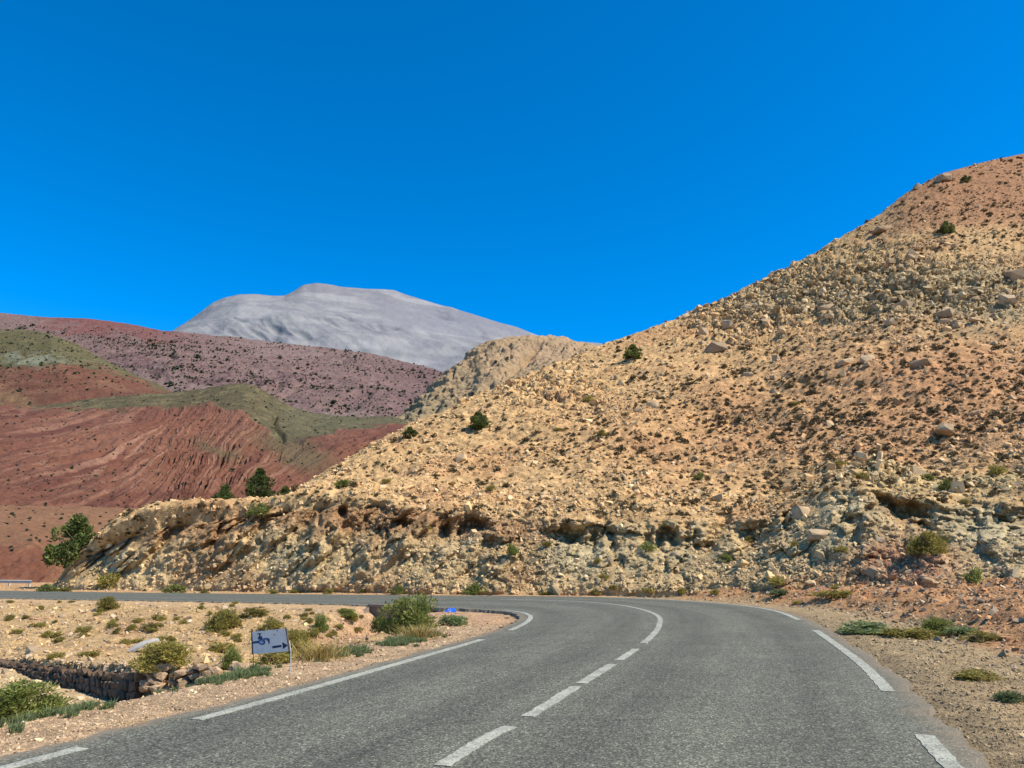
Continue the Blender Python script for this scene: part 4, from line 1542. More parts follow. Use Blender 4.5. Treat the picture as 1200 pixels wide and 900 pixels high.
stonec = np.where(pale, np.array([0.50, 0.355, 0.19]) * 0.6 + colr * 0.45, colr * 1.05) * tone
stonec = np.clip(stonec, 0.05, 0.78)
scl = size[:, None] * RNG.uniform(0.7, 1.5, (len(pos), 3))
rot = np.c_[RNG.normal(0, 0.5, (len(pos), 2)), RNG.uniform(0, 6.28, len(pos))]
pos = pos + nrm * (size * 0.12)[:, None]
scatter('hillside_rubble', 'countless tan stones lying over the hillside', pos, rot, scl, RNG.integers(0, 8, len(pos)), rock_coll, stonec)

# ---- rubble in the inner field, gravel on the shoulders
n = 26000
GXf = GV.reshape(len(ang), len(rad), 3)
GCf = gc.reshape(len(ang), len(rad), 3)
x2, y2 = proj(GXf)
vis = (GXf[..., 1] > 4.5) & (GXf[..., 1] < 60)
w = np.zeros(GXf.shape[:2])
ax = np.abs((x2[1:, :-1] - x2[:-1, :-1]) * (y2[:-1, 1:] - y2[:-1, :-1]))
w[:-1, :-1] = np.nan_to_num(ax, nan=0, posinf=0)
w[~vis] = 0
flat = GXf[..., :2].reshape(-1, 2)
onr = np.zeros(len(flat), bool)
nearm = (vis & (x2 > -40) & (x2 < 1240)).ravel()
onr[nearm] = inside(flat[nearm], ROADPOLY)
sIn = np.full(len(flat), 99.0)
sIn[nearm] = np.minimum(dist_line(flat[nearm], thin(EDGE_IN)), dist_line(flat[nearm], OUT_T))
w = w * vis * (x2 > -40) * (x2 < 1240) * (~onr.reshape(vis.shape)) * np.isfinite(w)
S2 = sIn.reshape(vis.shape)
w1 = w * np.clip(GXf[..., 1] / 20, 0.3, 2.5) * sm(S2, 0.25, 1.2)
pos, (colr, ss) = pick_grid(GXf, [GCf, S2], n, w1)
ss = ss[:, 0]
d = np.linalg.norm(pos, axis=1)
size = np.exp(RNG.normal(0, 0.55, n)) * np.where(ss < 1.9, 0.015, 0.036) * np.clip(d / 14, 0.8, 2.2) ** 0.6
size = np.clip(size, 0.008, 0.17)
tone = np.exp(RNG.normal(0.05, 0.25, n))[:, None]
stonec = np.clip(np.where(RNG.random(n)[:, None] < 0.45, np.array([0.38, 0.27, 0.165]), colr) * tone, 0.05, 0.78)
scl = size[:, None] * RNG.uniform(0.7, 1.5, (n, 3))
rot = np.c_[RNG.normal(0, 0.5, (n, 2)), RNG.uniform(0, 6.28, n)]
pos[:, 2] += size * 0.1
scatter('gravel', 'small stones and gravel strewn over the verge and field', pos, rot, scl, RNG.integers(0, 6, n), rock_coll, stonec)
n = 16000
w2 = w * sm(S2, 2.4, 1.6) * (GXf[..., 1] < 24)
pos, (colr, ss) = pick_grid(GXf, [GCf, S2], n, w2)
size = np.clip(0.015 * np.exp(RNG.normal(0, 0.45, n)), 0.006, 0.06) * np.clip(np.linalg.norm(pos, axis=1) / 10, 0.7, 1.8)
tone = np.exp(RNG.normal(0.0, 0.33, n))[:, None]
stonec = np.clip(colr * tone * 1.05, 0.05, 0.75)
scl = size[:, None] * RNG.uniform(0.7, 1.5, (n, 3))
rot = np.c_[RNG.normal(0, 0.5, (n, 2)), RNG.uniform(0, 6.28, n)]
scatter('verge_gravel', 'fine pinkish gravel along the edges of the asphalt', pos, rot, scl, RNG.integers(0, 6, n), rock_coll, stonec)

# ---- cushion shrubs: 300 single ones, the rest as one scatter
CUSH = [leaves_mesh(f'cushion_shrub_{i}', 300 + i, 260, 0.16, 'dome', 0.62, 10, 2.0, 0.1) for i in range(4)]
for me in CUSH:
    me.materials.append(M['cushion'])
hx0, hy0 = PX, PY
wc = wgt * (0.5 + 0.7 * sm(fbm(HV, 0.09, 3, 171), -0.4, 0.4)) * (0.25 + 1.0 * bump(hx0, 960, 300) * bump(hy0, 480, 100) + 0.5 * sm(hy0, 330, 250) + 0.25 * bump(hx0, 620, 150) * bump(hy0, 530, 50)) * (HS > 1.03) * (1 - 0.6 * np.clip(out_m, 0, 1))
nc = 7000
pos, (nrm, _) = pick_grid(HV, [HN, VV2], nc, wc)
d = np.linalg.norm(pos, axis=1)
size = np.clip(0.25 * np.exp(RNG.normal(0, 0.42, nc)) * (d / 60) ** 0.5, 0.15, 1.0)
app = size / d
order = np.argsort(app)[::-1]
for k, i in enumerate(order[:300]):
    o = bpy.data.objects.new('cushion_shrub', CUSH[k % 4])
    COL.objects.link(o)
    o.location = pos[i] - np.array([0, 0, size[i] * 0.08])
    o.rotation_euler = (0, 0, RNG.uniform(0, 6.28))
    o.scale = (size[i] * 1.25, size[i] * 1.1, size[i] * RNG.uniform(0.8, 1.1))
    tag(o, 'small brown cushion shrub dotted on the open stony hillside', 'shrub', 'cushion shrubs scattered over the hillside')
rest = order[300:]
cc_ = proto_coll('cushion_kinds', [m.copy() for m in CUSH[:3]], M['cushion'])
scatter('low_scrub', 'low brown scrub speckled over the hillside', pos[rest] - np.array([0, 0, 0.03]), np.c_[np.zeros((len(rest), 2)), RNG.uniform(0, 6.28, len(rest))],
        size[rest][:, None] * np.array([1.2, 1.1, 0.9]), RNG.integers(0, 3, len(rest)), cc_)

# ---- scrub on far hills (masses nobody could count)
FS = [leaves_mesh(f'far_scrub_shape_{i}', 340 + i, 40, 0.45, 'dome', 0.8, 7, 1.2, 0.1) for i in range(3)]
fs_coll = proto_coll('far_scrub_kinds', FS, M['scrub'])


def far_scatter(name, label, V, n, wfun, size_px, L, sd=0.35, zs=0.85):
    px, py = proj(V)
    w = cell_px(V) * wfun(V, px, py)
    pos, _ = pick_grid(V, [], n, w)
    size = size_px * L * np.exp(RNG.normal(0, sd, n))
    scatter(name, label, pos, np.c_[np.zeros((n, 2)), RNG.uniform(0, 6.28, n)], size[:, None] * np.array([1, 1, zs]), RNG.integers(0, 3, n), fs_coll)


far_scatter('ridge_scrub', 'dark scrub dotted all over the purple ridge', VD, 7000,
            lambda V, x, y: (0.2 + 0.8 * sm(fbm(V / LD, 0.03, 3, 5), -0.2, 0.5) + 0.9 * sm(noise(np.stack([(y - 0.09 * x) / 6, x / 130, y * 0], -1)), 0.0, 0.4) + 1.5 * bump(y - 0.09 * x, 388, 6) * bump(x, 170, 90)) * sm(y - 0.05 * x, 374, 392) * (x > -20) * (x < 530), 1.15, 1800 / F, 0.45)
far_scatter('crag_scrub', 'dark bushes scattered over the crag', VE, 420,
            lambda V, x, y: 0.3 + sm(x, 620, 700) + 0.6 * sm(y, 430, 470), 2.2, 450 / F)
far_scatter('olive_scrub', 'dull green scrub tufts on the olive hilltops', VC, 600, lambda V, x, y: (x > -20) * sm(y, 470, 430) + 0.1, 1.3, 580 / F)
far_scatter('red_hill_scrub', 'small dark tufts on the red hill', VB, 1500, lambda V, x, y: (x > -20) * (0.5 + 1.2 * capB(x, y, V)[0]), 1.3, 330 / F, 0.35, 0.7)
far_scatter('slope_scrub', 'sparse dark tufts on the brown slope', VA, 170, lambda V, x, y: (x > -20) * sm(y, 660, 635), 2.8, 100 / F, 0.3, 0.7)

# ------------------------------------------------------------------ boulders on the hill
BLD = [rock_mesh(f'boulder_shape_{i}', 500 + i, (1.2, 0.95, 0.8), 26 + 3 * i) for i in range(6)]
for me in BLD:
    me.materials.append(M['boulder'])


def boulder(px, py, w, label, asp=0.62, k=0, group=None, rz=None):
    h = hit(px, py)
    if not h:
        return
    d = h[1]
    sz = w / F * d * (0.88 if group is None else 0.72)
    o = bpy.data.objects.new('boulder', BLD[k % 6])
    COL.objects.link(o)
    o.location = h[0] + Vector((0, 0, sz * 0.08))
    o.rotation_euler = (random.uniform(-.25, .25), random.uniform(-.3, .3), random.uniform(0, 6.28) if rz is None else rz)
    o.scale = (sz, sz * 0.8, sz * asp / 0.7 * 0.9)
    return tag(o, label, 'boulder', group)


for k, (px, py, w, asp, lab) in enumerate([
        (1108, 508, 28, .45, 'large flat topped tan boulder right of the red patch of the hillside'),
        (1078, 428, 20, .5, 'pale tan boulder high on the red patch of the hillside'),
        (1016, 423, 15, .8, 'squarish brown boulder left of the pale one high on the hillside'),
        (990, 426, 20, .4, 'low pale slab beside the squarish brown boulder high on the slope'),
        (910, 422, 11, .9, 'small upright pale rock on the slope under the grey outcrop'),
        (877, 441, 12, .7, 'small light rock lowest on the slope left of the upright pale rock'),
        (838, 410, 26, .6, 'big tan boulder in the rubble near the middle of the skyline slope'),
        (824, 392, 13, .9, 'pale upright boulder just above the big tan boulder near the skyline'),
        (854, 382, 16, .8, 'brown boulder in the dark outcrop near the skyline'),
        (942, 605, 24, .75, 'rounded tan boulder lodged in the left hollow of the road cut'),
        (960, 629, 24, .6, 'tan boulder fallen below the rounded one in the road cut'),
        (1190, 327, 22, .8, 'brown boulder at the right edge high in the grey outcrop'),
        (1182, 352, 16, .8, 'tan boulder under the brown one at the right edge'),
        (1058, 362, 20, .6, 'tan boulder below the middle of the grey outcrop'),
        (1044, 380, 14, .8, 'light boulder left of the tan one under the grey outcrop'),
        (1107, 370, 18, .5, 'flat tan boulder at the right part of the grey outcrop'),
        (968, 363, 18, .5, 'flat boulder at the left part of the grey outcrop'),
        (1105, 212, 16, .6, 'brown rock block right on the skyline near its highest part'),
        (1075, 221, 12, .7, 'reddish rock block on the skyline where the ridge steps up'),
        (1034, 272, 22, .35, 'long pale slab lying just under the skyline'),
        (745, 565, 9, .7, 'small dark boulder on the even slope above the middle of the road cut'),
        (765, 476, 14, .7, 'tan boulder on the left half of the slope far above the road'),
        (748, 482, 10, .8, 'brown boulder touching the left side of a tan one on the slope'),
        (44, 678, 5, .8, 'small tan boulder at the foot of the red bank above the guardrail'),
        (41, 765, 24, .5, 'tan boulder on the terrace just behind the dark stone wall')]):
    boulder(px, py, w, lab, asp, k)
bk = 0
while bk < 85:
    px, py = random.uniform(420, 1200), random.uniform(230, 680)
    h = hit(px, py)
    if not h or h[1] < 33 or h[1] > 170:
        continue
    om = math.exp(-((px - 1020) / 190) ** 2 - ((py - 345) / 45) ** 2) + 0.8 * math.exp(-((px - 650) / 90) ** 2 - ((py - 460) / 45) ** 2) + 0.5 * (py > 610) + 0.18
    if random.random() > om:
        continue
    boulder(px, py, random.uniform(7, 12), 'tan boulder among many in the rubble of the hillside', random.uniform(.5, .9), bk, 'boulders strewn over the hillside')
    bk += 1


# ------------------------------------------------------------------ trees, shrubs, grass clumps
def protos(kind):
    if kind == 'juniper':
        return [(leaves_mesh(f'juniper_crown_{i}', 600 + i, 5200, 0.062, 'tree', 1.0, 46, 2.4, 0.5, 0.5)) for i in range(3)], M['juniper']
    if kind == 'green':
        return [(leaves_mesh(f'green_foliage_{i}', 620 + i, 5200, 0.06, 'dome', 0.95, 40, 3.2, 0.9, 0.5)) for i in range(2)], M['green']
    if kind == 'olive':
        return [(leaves_mesh(f'olive_foliage_{i}', 640 + i, 6500, 0.055, 'dome', 0.85, 44, 3.0, 0.5, 0.45)) for i in range(2)], M['olive']
    if kind == 'herb':
        return [(leaves_mesh(f'herb_foliage_{i}', 660 + i, 1100, 0.12, 'dome', 0.8, 22, 3.0, 1.0, 0.6)) for i in range(2)], M['herb']
    if kind == 'straw':
        return [blades_mesh(f'dry_tuft_{i}', 680 + i, 420, 0.5, 0.85, 0.009, 0.7) for i in range(2)], M['straw']
    if kind == 'small':
        return [(leaves_mesh(f'small_shrub_foliage_{i}', 700 + i, 900, 0.10, 'dome', 0.8, 22, 2.6, 0.6, 0.5)) for i in range(3)], M['olive']
    if kind == 'smallgreen':
        return [(leaves_mesh(f'small_green_foliage_{i}', 710 + i, 900, 0.10, 'dome', 0.8, 22, 2.6, 0.6, 0.5)) for i in range(3)], M['green']


PR = {}
STEM = [stems_mesh(f'stems_{i}', 800 + i) for i in range(3)]
TRUNK = []
for i in range(3):
    rn = random.Random(900 + i)
    mb = MB()
    mb.tube([(0, 0, -0.08), (0.02, 0.01, 0.2), (-0.01, 0.02, 0.5), (0.01, 0, 0.85)], [0.05, 0.042, 0.028, 0.008], 7)
    for k in range(12):
        a = rn.uniform(0, 6.28)
        z = rn.uniform(0.12, 0.7)
        q = rn.uniform(0.22, 0.4) * (1.1 - z * 0.7)
        mb.tube([(0, 0, z), (q * .5 * math.cos(a), q * .5 * math.sin(a), z + 0.08), (q * math.cos(a), q * math.sin(a), z + 0.18)], [0.016, 0.01, 0.004], 4)
    TRUNK.append(mb.mesh(f'trunk_{i}'))
cnt = {}


def plant(kind, px, py, w, h, name, label, cat, group=None, at=None, sink=0.03):
    """px, py = foot of the plant in the photograph; w, h its width and height there"""
    if kind not in PR:
        PR[kind] = protos(kind)
        for m in PR[kind][0]:
            m.materials.append(PR[kind][1])
    if at is None:
        hh = hit(px, py)
        if hh is None:
            print('no hit', label)
            return
        loc, d = hh[0], hh[0].y
    else:
        loc = Vector(P(px, py, at))
        d = at
    k = cnt.get(kind, 0)
    cnt[kind] = k + 1
    W, Hh = w / F * d * 1.02, h / F * d * 1.02
    e = empty(name, loc - Vector((0, 0, sink * Hh)), random.uniform(0, 6.28), label, cat, group)
    me = PR[kind][0][k % len(PR[kind][0])]
    part = 'crown' if kind == 'juniper' else ('blades' if kind == 'straw' else 'foliage')
    o = link(part, me, None, e)
    if kind == 'juniper':
        t = link('trunk', TRUNK[k % 3], M['wood'], e)
    elif kind != 'straw':
        t = link('stems', STEM[k % 3], M['wood'], e)
    e.scale = (W, W, Hh)
    return e


# trees
plant('juniper', 85, 668, 68, 62, 'juniper_tree', 'dark green juniper tree left of the low end of the road cut', 'tree', at=52.5)
plant('juniper', 303, 587, 40, 38, 'juniper_tree', 'round dark juniper tree standing on the skyline of the lower spur', 'tree', at=66)
plant('juniper', 262, 599, 32, 30, 'juniper_tree', 'small leaning juniper tree left of the round one on the spur', 'tree', at=62.5)
plant('juniper', 333, 594, 26, 24, 'juniper_tree', 'ragged small juniper right of the round tree on the spur', 'tree', at=64)
plant('smallgreen', 304, 604, 30, 20, 'green_shrub', 'pale green shrub below the round juniper on the spur', 'shrub')
# shrubs on the slope
for kind, px, py, w, h, lab in [
        ('juniper', 560, 503, 32, 21, 'wide dark bush on the skyline slope above the road cut'),
        ('juniper', 480, 514, 20, 14, 'dark bush on the skyline lower left of the wide one'),
        ('juniper', 742, 421, 27, 19, 'dark green bush near the skyline in the middle of the hillside'),
        ('smallgreen', 402, 571, 26, 14, 'green bush low on the left slope above the road cut'),
        ('juniper', 1110, 274, 21, 17, 'dark bush alone high on the red upper hillside'),
        ('juniper', 1132, 214, 13, 10, 'small dark bush just under the highest skyline'),
        ('smallgreen', 820, 562, 16, 12, 'dark green bush alone in the middle of the even slope'),
        ('smallgreen', 1108, 573, 20, 16, 'green bush on the slope above the right end of the overhang'),
        ('smallgreen', 1088, 563, 18, 12, 'dark bush left of the green one above the overhang'),
        ('small', 1170, 556, 20, 18, 'straw coloured bush right of the green ones above the overhang'),
        ('olive', 1090, 648, 46, 36, 'big straw topped bush standing in the road cut at the right'),
        ('smallgreen', 1142, 683, 24, 22, 'green bush at the foot of the road cut near the right edge'),
        ('smallgreen', 760, 645, 20, 14, 'green bush below the dark hollows in the middle of the cut'),
        ('smallgreen', 851, 658, 18, 13, 'light green bush on the scree of the cut right of the middle'),
        ('smallgreen', 600, 650, 18, 16, 'dark green bush in a fold in the middle of the cut'),
        ('small', 707, 679, 14, 9, 'small dry bush low on the scree of the cut'),
        ('small', 987, 647, 16, 10, 'dry tuft beside the fallen boulder in the cut'),
        ('small', 932, 640, 12, 9, 'bright green tuft left of the fallen boulder in the cut'),
        ('small', 910, 685, 22, 13, 'yellow green bush at the foot of the cut above the road edge'),
        ('small', 128, 688, 26, 24, 'ragged dry bush leaning on the low end of the cut'),
        ('smallgreen', 58, 694.5, 28, 13, 'low grey green bush beside the guardrail end'),
        ('small', 75, 694, 18, 9, 'yellow tuft right of the grey green bush by the guardrail'),
        ('smallgreen', 206, 695, 28, 15, 'olive bush at the foot of the cut across the far road'),
        ('smallgreen', 465, 697, 20, 14, 'small olive bush on the far roadside above the culvert'),
        ('smallgreen', 557, 696, 30, 16, 'pale green bush on the far roadside at the start of the bend'),
        ('smallgreen', 1188, 700, 0, 0, '')]:
    if w:
        plant(kind, px, py, w, h, 'bush' if kind != 'juniper' else 'juniper_bush', lab, 'bush')
for px, py in [(240, 696), (320, 696), (345, 695), (385, 696), (425, 695), (640, 697), (700, 696), (760, 694), (800, 695), (838, 697), (700, 660), (640, 640), (500, 620), (780, 618), (655, 505), (705, 510), (575, 575), (452, 566),
               (690, 470), (930, 475), (985, 545), (1010, 560), (1130, 590), (1180, 610), (880, 635), (980, 690), (720, 690)]:
    plant('small', px, py, random.uniform(11, 17), random.uniform(6, 10), 'roadside_tuft', 'small yellow green tuft dotted on the cut or the far roadside', 'shrub', 'small tufts on the cut and far roadside')

# inner field and verges
for kind, px, py, w, h, nm, lab in [
        ('green', 482, 742, 72, 50, 'green_shrub', 'large feathery green shrub growing in front of the culvert'),
        ('straw', 492, 748, 46, 20, 'grass_clump', 'yellow grass clump at the foot of the large green shrub'),
        ('green', 445, 741, 24, 22, 'green_shrub', 'small green shrub in the shade of the culvert wall'),
        ('herb', 530, 733, 36, 16, 'green_shrub', 'low green clump right of the large feathery shrub'),
        ('olive', 190, 783, 64, 37, 'olive_shrub', 'large rounded olive shrub on the terrace behind the stone wall'),
        ('olive', 262, 738, 40, 32, 'olive_shrub', 'rounded olive shrub in the field just left of the sign'),
        ('olive', 126, 714, 25, 18, 'olive_shrub', 'round olive shrub just below the far road at the left'),
        ('small', 318, 738, 28, 18, 'olive_shrub', 'small olive shrub standing behind the top of the sign'),
        ('small', 298, 722, 30, 14, 'olive_shrub', 'pale dry shrub in the field above the sign'),
        ('green', 375, 739, 20, 22, 'green_shrub', 'dark green shrub in the field right of the sign'),
        ('green', 405, 722, 26, 10, 'green_shrub', 'low green shrub on the bank left of the culvert'),
        ('olive', 412, 727, 18, 13, 'olive_shrub', 'small round shrub left of the dark culvert wall'),
        ('olive', 347, 766, 34, 34, 'olive_shrub', 'leafy yellow green shrub right behind the sign post'),
        ('straw', 373, 772, 52, 26, 'grass_clump', 'tall straw grass clump right of the sign'),
        ('small', 259, 765, 34, 18, 'olive_shrub', 'thin yellow shrub left of the sign behind the verge'),
        ('green', 270, 783, 26, 26, 'green_shrub', 'dark green shrub left of the sign on the verge'),
        ('small', 320, 777, 46, 20, 'olive_shrub', 'yellow olive shrub filling the gap under the sign'),
        ('small', 66, 772, 20, 10, 'olive_shrub', 'green tuft on the terrace right of the tan boulder'),
        ('small', 104, 769, 26, 9, 'olive_shrub', 'flat olive tuft on the terrace left of the pale slab'),
        ('small', 175, 738, 18, 11, 'olive_shrub', 'small olive tuft in the field above the large rounded shrub'),
        ('small', 102, 742, 14, 11, 'olive_shrub', 'small brown tuft at the left of the field'),
        ('green', 20, 842, 90, 46, 'green_shrub', 'leafy green shrub at the left edge in front of the stone wall'),
        ('green', 58, 836, 34, 18, 'green_shrub', 'low dark green shrub right of the leafy one at the left edge'),
        ('herb', 1012, 742, 72, 16, 'green_shrub', 'low green clump at the left end of the right verge plants'),
        ('small', 1064, 747, 64, 17, 'olive_shrub', 'yellow green clump in the middle of the right verge plants'),
        ('green', 1100, 744, 40, 22, 'green_shrub', 'tall green clump on the right verge'),
        ('herb', 1129, 744, 38, 13, 'green_shrub', 'dark green clump right of the tall one on the right verge'),
        ('small', 1152, 751, 44, 14, 'olive_shrub', 'olive clump at the right end of the verge plants'),
        ('small', 1146, 796, 56, 14, 'olive_shrub', 'flat olive patch on the verge near the right edge'),
        ('herb', 1186, 822, 40, 14, 'green_shrub', 'green leafy patch on the verge at the right edge'),
        ('small', 975, 699, 52, 11, 'olive_shrub', 'flat green patch on the far right roadside'),
        ('herb', 914, 698, 26, 10, 'green_shrub', 'small dark green patch beside the bend of the road'),
        ('small', 935, 707, 16, 4, 'olive_shrub', 'thin flat tuft on the sand outside the bend')]:
    plant(kind, px, py, w, h, nm, lab, 'shrub' if kind != 'straw' else 'grass clump')
for k in range(75):
    px = random.uniform(5, 430)
    py = random.uniform(706, 756)
    if 282 < px < 345 and py > 730:
        continue
    plant('small', px, py, random.uniform(8, 15) * (py - 660) / 70, random.uniform(4, 8) * (py - 660) / 70, 'field_tuft', 'small dry tuft scattered in the stony field inside the bend', 'shrub', 'tufts in the field inside the bend')

# herbs along the verge: continuous, nobody could count it
HB = [blades_mesh(f'herb_shape_{i}', 720 + i, 60, 0.4, 1.0, 0.035, 0.5) for i in range(3)]
hb = proto_coll('herb_kinds', HB, M['herb'])
pp = []
vg = resample(smooth_line([G(-60, 862), G(40, 838), G(90, 829), G(130, 822), G(175, 812), G(230, 802), G(290, 789), G(340, 778), G(390, 769), G(430, 760), G(470, 753), G(515, 742)]), 0.05)
for q in vg:
    px_ = 600 + F * q[0] / (cp * q[1] - sp * CAMZ)
    dens = 0.75 * float(sm(fbm(np.array([[q[0], q[1], 0.0]]), 1.1, 3, 3)[0], -0.5, 0.15)) * (1 if px_ > 70 else 0.25)
    for _ in range(6):
        if random.random() < dens:
            pp.append((q[0] + random.gauss(0, 0.16) - 0.12, q[1] + random.gauss(0, 0.16)))
pp = np.array(pp)
pz = H(pp)[0]
nh = len(pp)
sz = RNG.uniform(0.06, 0.15, nh)
scatter('verge_herbs', 'low grey green herbs growing along the edge of the verge', np.c_[pp, pz - 0.01], np.c_[np.zeros((nh, 2)), RNG.uniform(0, 6.28, nh)],
        sz[:, None] * np.array([1.3, 1.3, 0.9]), RNG.integers(0, 3, nh), hb)

# ------------------------------------------------------------------ dry stone wall
WST = [rock_mesh(f'wall_stone_shape_{i}', 950 + i, (1.2, 1.0, 0.95), 20) for i in range(6)]
for me in WST:
    me.materials.append(M['wallstone_shaded'])
wroot = empty('stone_wall', Vector((WALL[-1][0], WALL[-1][1], -1.0)), 0, 'shaded dry stone retaining wall holding the terrace at the left', 'wall')
wt = np.gradient(WL[:, :2], axis=0)
wt /= np.linalg.norm(wt, axis=1)[:, None]
wn_ = np.stack([wt[:, 1], -wt[:, 0]], -1)              # towards the camera side
if (wn_[len(wn_) // 2] * WL[len(WL) // 2, :2]).sum() > 0:
    wn_ = -wn_
# earth core behind the stones
mb = MB()
core = []
step = 3
for i in range(0, len(WL), step):
    q, nn_ = WL[i], wn_[i]
    core.append([(q[0] + nn_[0] * 0.02, q[1] + nn_[1] * 0.02, -1.4), (q[0] - nn_[0] * 0.02, q[1] - nn_[1] * 0.02, q[2] - 0.05),
                 (q[0] - nn_[0] * 0.35, q[1] - nn_[1] * 0.35, q[2] - 0.05), (q[0] - nn_[0] * 0.35, q[1] - nn_[1] * 0.35, -1.4)])
core = np.array(core)
cme = mesh_np('wall_core', core.reshape(-1, 3), np.vstack([grid_faces(len(core), 4)]))
co = link('earth_core', cme, M['mortar'])
co.parent = wroot
co.matrix_parent_inverse = wroot.matrix_world.inverted() if False else co.matrix_parent_inverse
co.location = -Vector(wroot.location)


RST = [m.copy() for m in WST]
for me in RST:
    me.materials[0] = M['rubblestone_lit']  # same stone shapes, recoloured in the lit tone


def stone(parent, p, s3, rz, tilt=0.15):
    o = bpy.data.objects.new('stone', random.choice(WST if tilt < 0.3 else RST))
    COL.objects.link(o)
    o.parent = parent
    o.location = Vector(p) - parent.location
    o.rotation_euler = (random.uniform(-tilt, tilt), random.uniform(-tilt, tilt), rz + random.uniform(-.2, .2))
    o.scale = s3
    return o


arcW = arc(WL[:, :2])
ns = 0
for row in range(4):
    sx = random.uniform(0, 0.2)
    while sx < arcW[-1]:
        ln = random.uniform(0.14, 0.28)
        q = [np.interp(sx + ln / 2, arcW, WL[:, k]) for k in range(3)]
        nn_ = [np.interp(sx + ln / 2, arcW, wn_[:, k]) for k in range(2)]
        tt = [np.interp(sx + ln / 2, arcW, wt[:, k]) for k in range(2)]
        base = -0.92 - 0.03 * (q[1] - 14)
        hh = (q[2] - 0.07 + random.uniform(-0.03, 0.03) - base) / 4
        z = base + (row + 0.5) * hh
        bat = 0.10 * (1 - row / 3)
        stone(wroot, (q[0] + nn_[0] * bat, q[1] + nn_[1] * bat, z), (ln / 1.05, 0.30, hh * 1.35), math.atan2(tt[1], tt[0]), 0.12)
        ns += 1
        sx += ln * 0.98
print('wall stones', ns)
# lit rubble end of the wall
rr_ = empty('rubble_wall', Vector((WALL_END[1][0], WALL_END[1][1], -0.6)), 0, 'tumbled sunlit stones where the terrace wall meets the verge', 'wall')
aE = arc(WE[:, :2])
for k in range(110):
    t = random.uniform(0, aE[-1])
    f = random.random() ** 0.9
    q = [np.interp(t, aE, WE[:, j]) for j in range(3)]
    top = q[2] + 0.03
    gz_ = H(np.array([[q[0] + 0.25 * f + 0.15, q[1] - 0.5 * f - 0.1]]))[0][0]
    zz = top * (1 - f) + max(gz_, top - 0.55) * f
    x, y = q[0] + 0.22 * f, q[1] - 0.42 * f
    s_ = random.uniform(0.12, 0.25)
    stone(rr_, (x, y, zz), (s_ * 1.2, s_, s_ * 0.6), random.uniform(0, 6.28), 0.35)

# pale slab by the big olive shrub
h = hit(165, 764)
e = MB()
mbv = []
pts = []
for i in range(9):
    t = i / 8
    pts.append((-0.42 + 0.84 * t, 0.0, 0.10 * math.sin(t * 2.6)))
vv, ff = [], []
for i, q in enumerate(pts):
    wd = 0.13 * math.sin(0.35 + 2.4 * i / 8)
    vv += [(q[0], -wd, q[2]), (q[0], wd, q[2]), (q[0], wd, q[2] + 0.06), (q[0], -wd, q[2] + 0.06)]
for i in range(8):
    for k in range(4):
        ff.append((i * 4 + k, i * 4 + (k + 1) % 4, (i + 1) * 4 + (k + 1) % 4, (i + 1) * 4 + k))
ff += [(3, 2, 1, 0), (32, 33, 34, 35)]
e.add(vv, ff)
slab = e.build('stone_slab', M['slab'])
slab.location = h[0] + Vector((0, 0, 0.02))
slab.rotation_euler = (0.3, -0.38, 0.3)
slab.scale = (1.0, 1.0, 1.0)
tag(slab, 'long pale slab leaning in the field left of the large olive shrub', 'slab')

# ------------------------------------------------------------------ water point sign
hs_ = hit(297, 783)
D0 = 11.6
TL, TR, BR, BL = [Vector(P(a, b, c)) for a, b, c in [(295.5, 740.4, 11.75), (334.4, 736.3, 11.45), (338.3, 763.2, 11.4), (296.7, 766.7, 11.7)]]
sroot = empty('water_sign', Vector((BL.x, BL.y, -0.25)), 0, 'small grey sheet metal sign with a blue tap and an arrow on the left verge', 'sign')
ux = (TR - TL)
uz = (TL - BL)
nx = ux.normalized()
ny = ux.cross(uz).normalized()
if ny.y > 0:
    ny = -ny


def on_sign(u, v, out):
    a = BL.lerp(BR, u)
    b = TL.lerp(TR, u)
    return a.lerp(b, v) + ny * out - sroot.location


def sign_poly(mb, poly, o0, o1):
    n = len(poly)
    vs = [on_sign(u, v, o1) for u, v in poly] + [on_sign(u, v, o0) for u, v in poly]
    mb.add(vs, [tuple(range(n)), tuple(range(2 * n - 1, n - 1, -1))] + [(i, i + n, (i + 1) % n + n, (i + 1) % n) for i in range(n)])


mb = MB()
nb = 10
edge = [(i / nb, 0.0 + 0.008 * math.sin(i * 2.1)) for i in range(nb + 1)] + [(1 + 0.004 * (k % 2), k / 6) for k in range(1, 6)] + \
       [(1 - i / nb, 1.0 + 0.006 * math.sin(i * 1.7)) for i in range(nb + 1)] + [(0, 1 - k / 6) for k in range(1, 6)]
sign_poly(mb, edge, -0.003, 0.0)
mb.build('panel', M['sign'], sroot)


def cpt(x, y):
    """crop coordinates of the close-up (TL 200,262  TR 700,210  BR 750,555  BL 215,600) to panel u, v"""
    u = (x - 205) / 510.0
    top = 262 - 52 * u
    bot = 600 - 45 * u
    u = (x - (200 + 15 * (y - top) / (bot - top))) / (500 + 35 * (y - top) / (bot - top))
    return u, 1 - (y - top) / (bot - top)


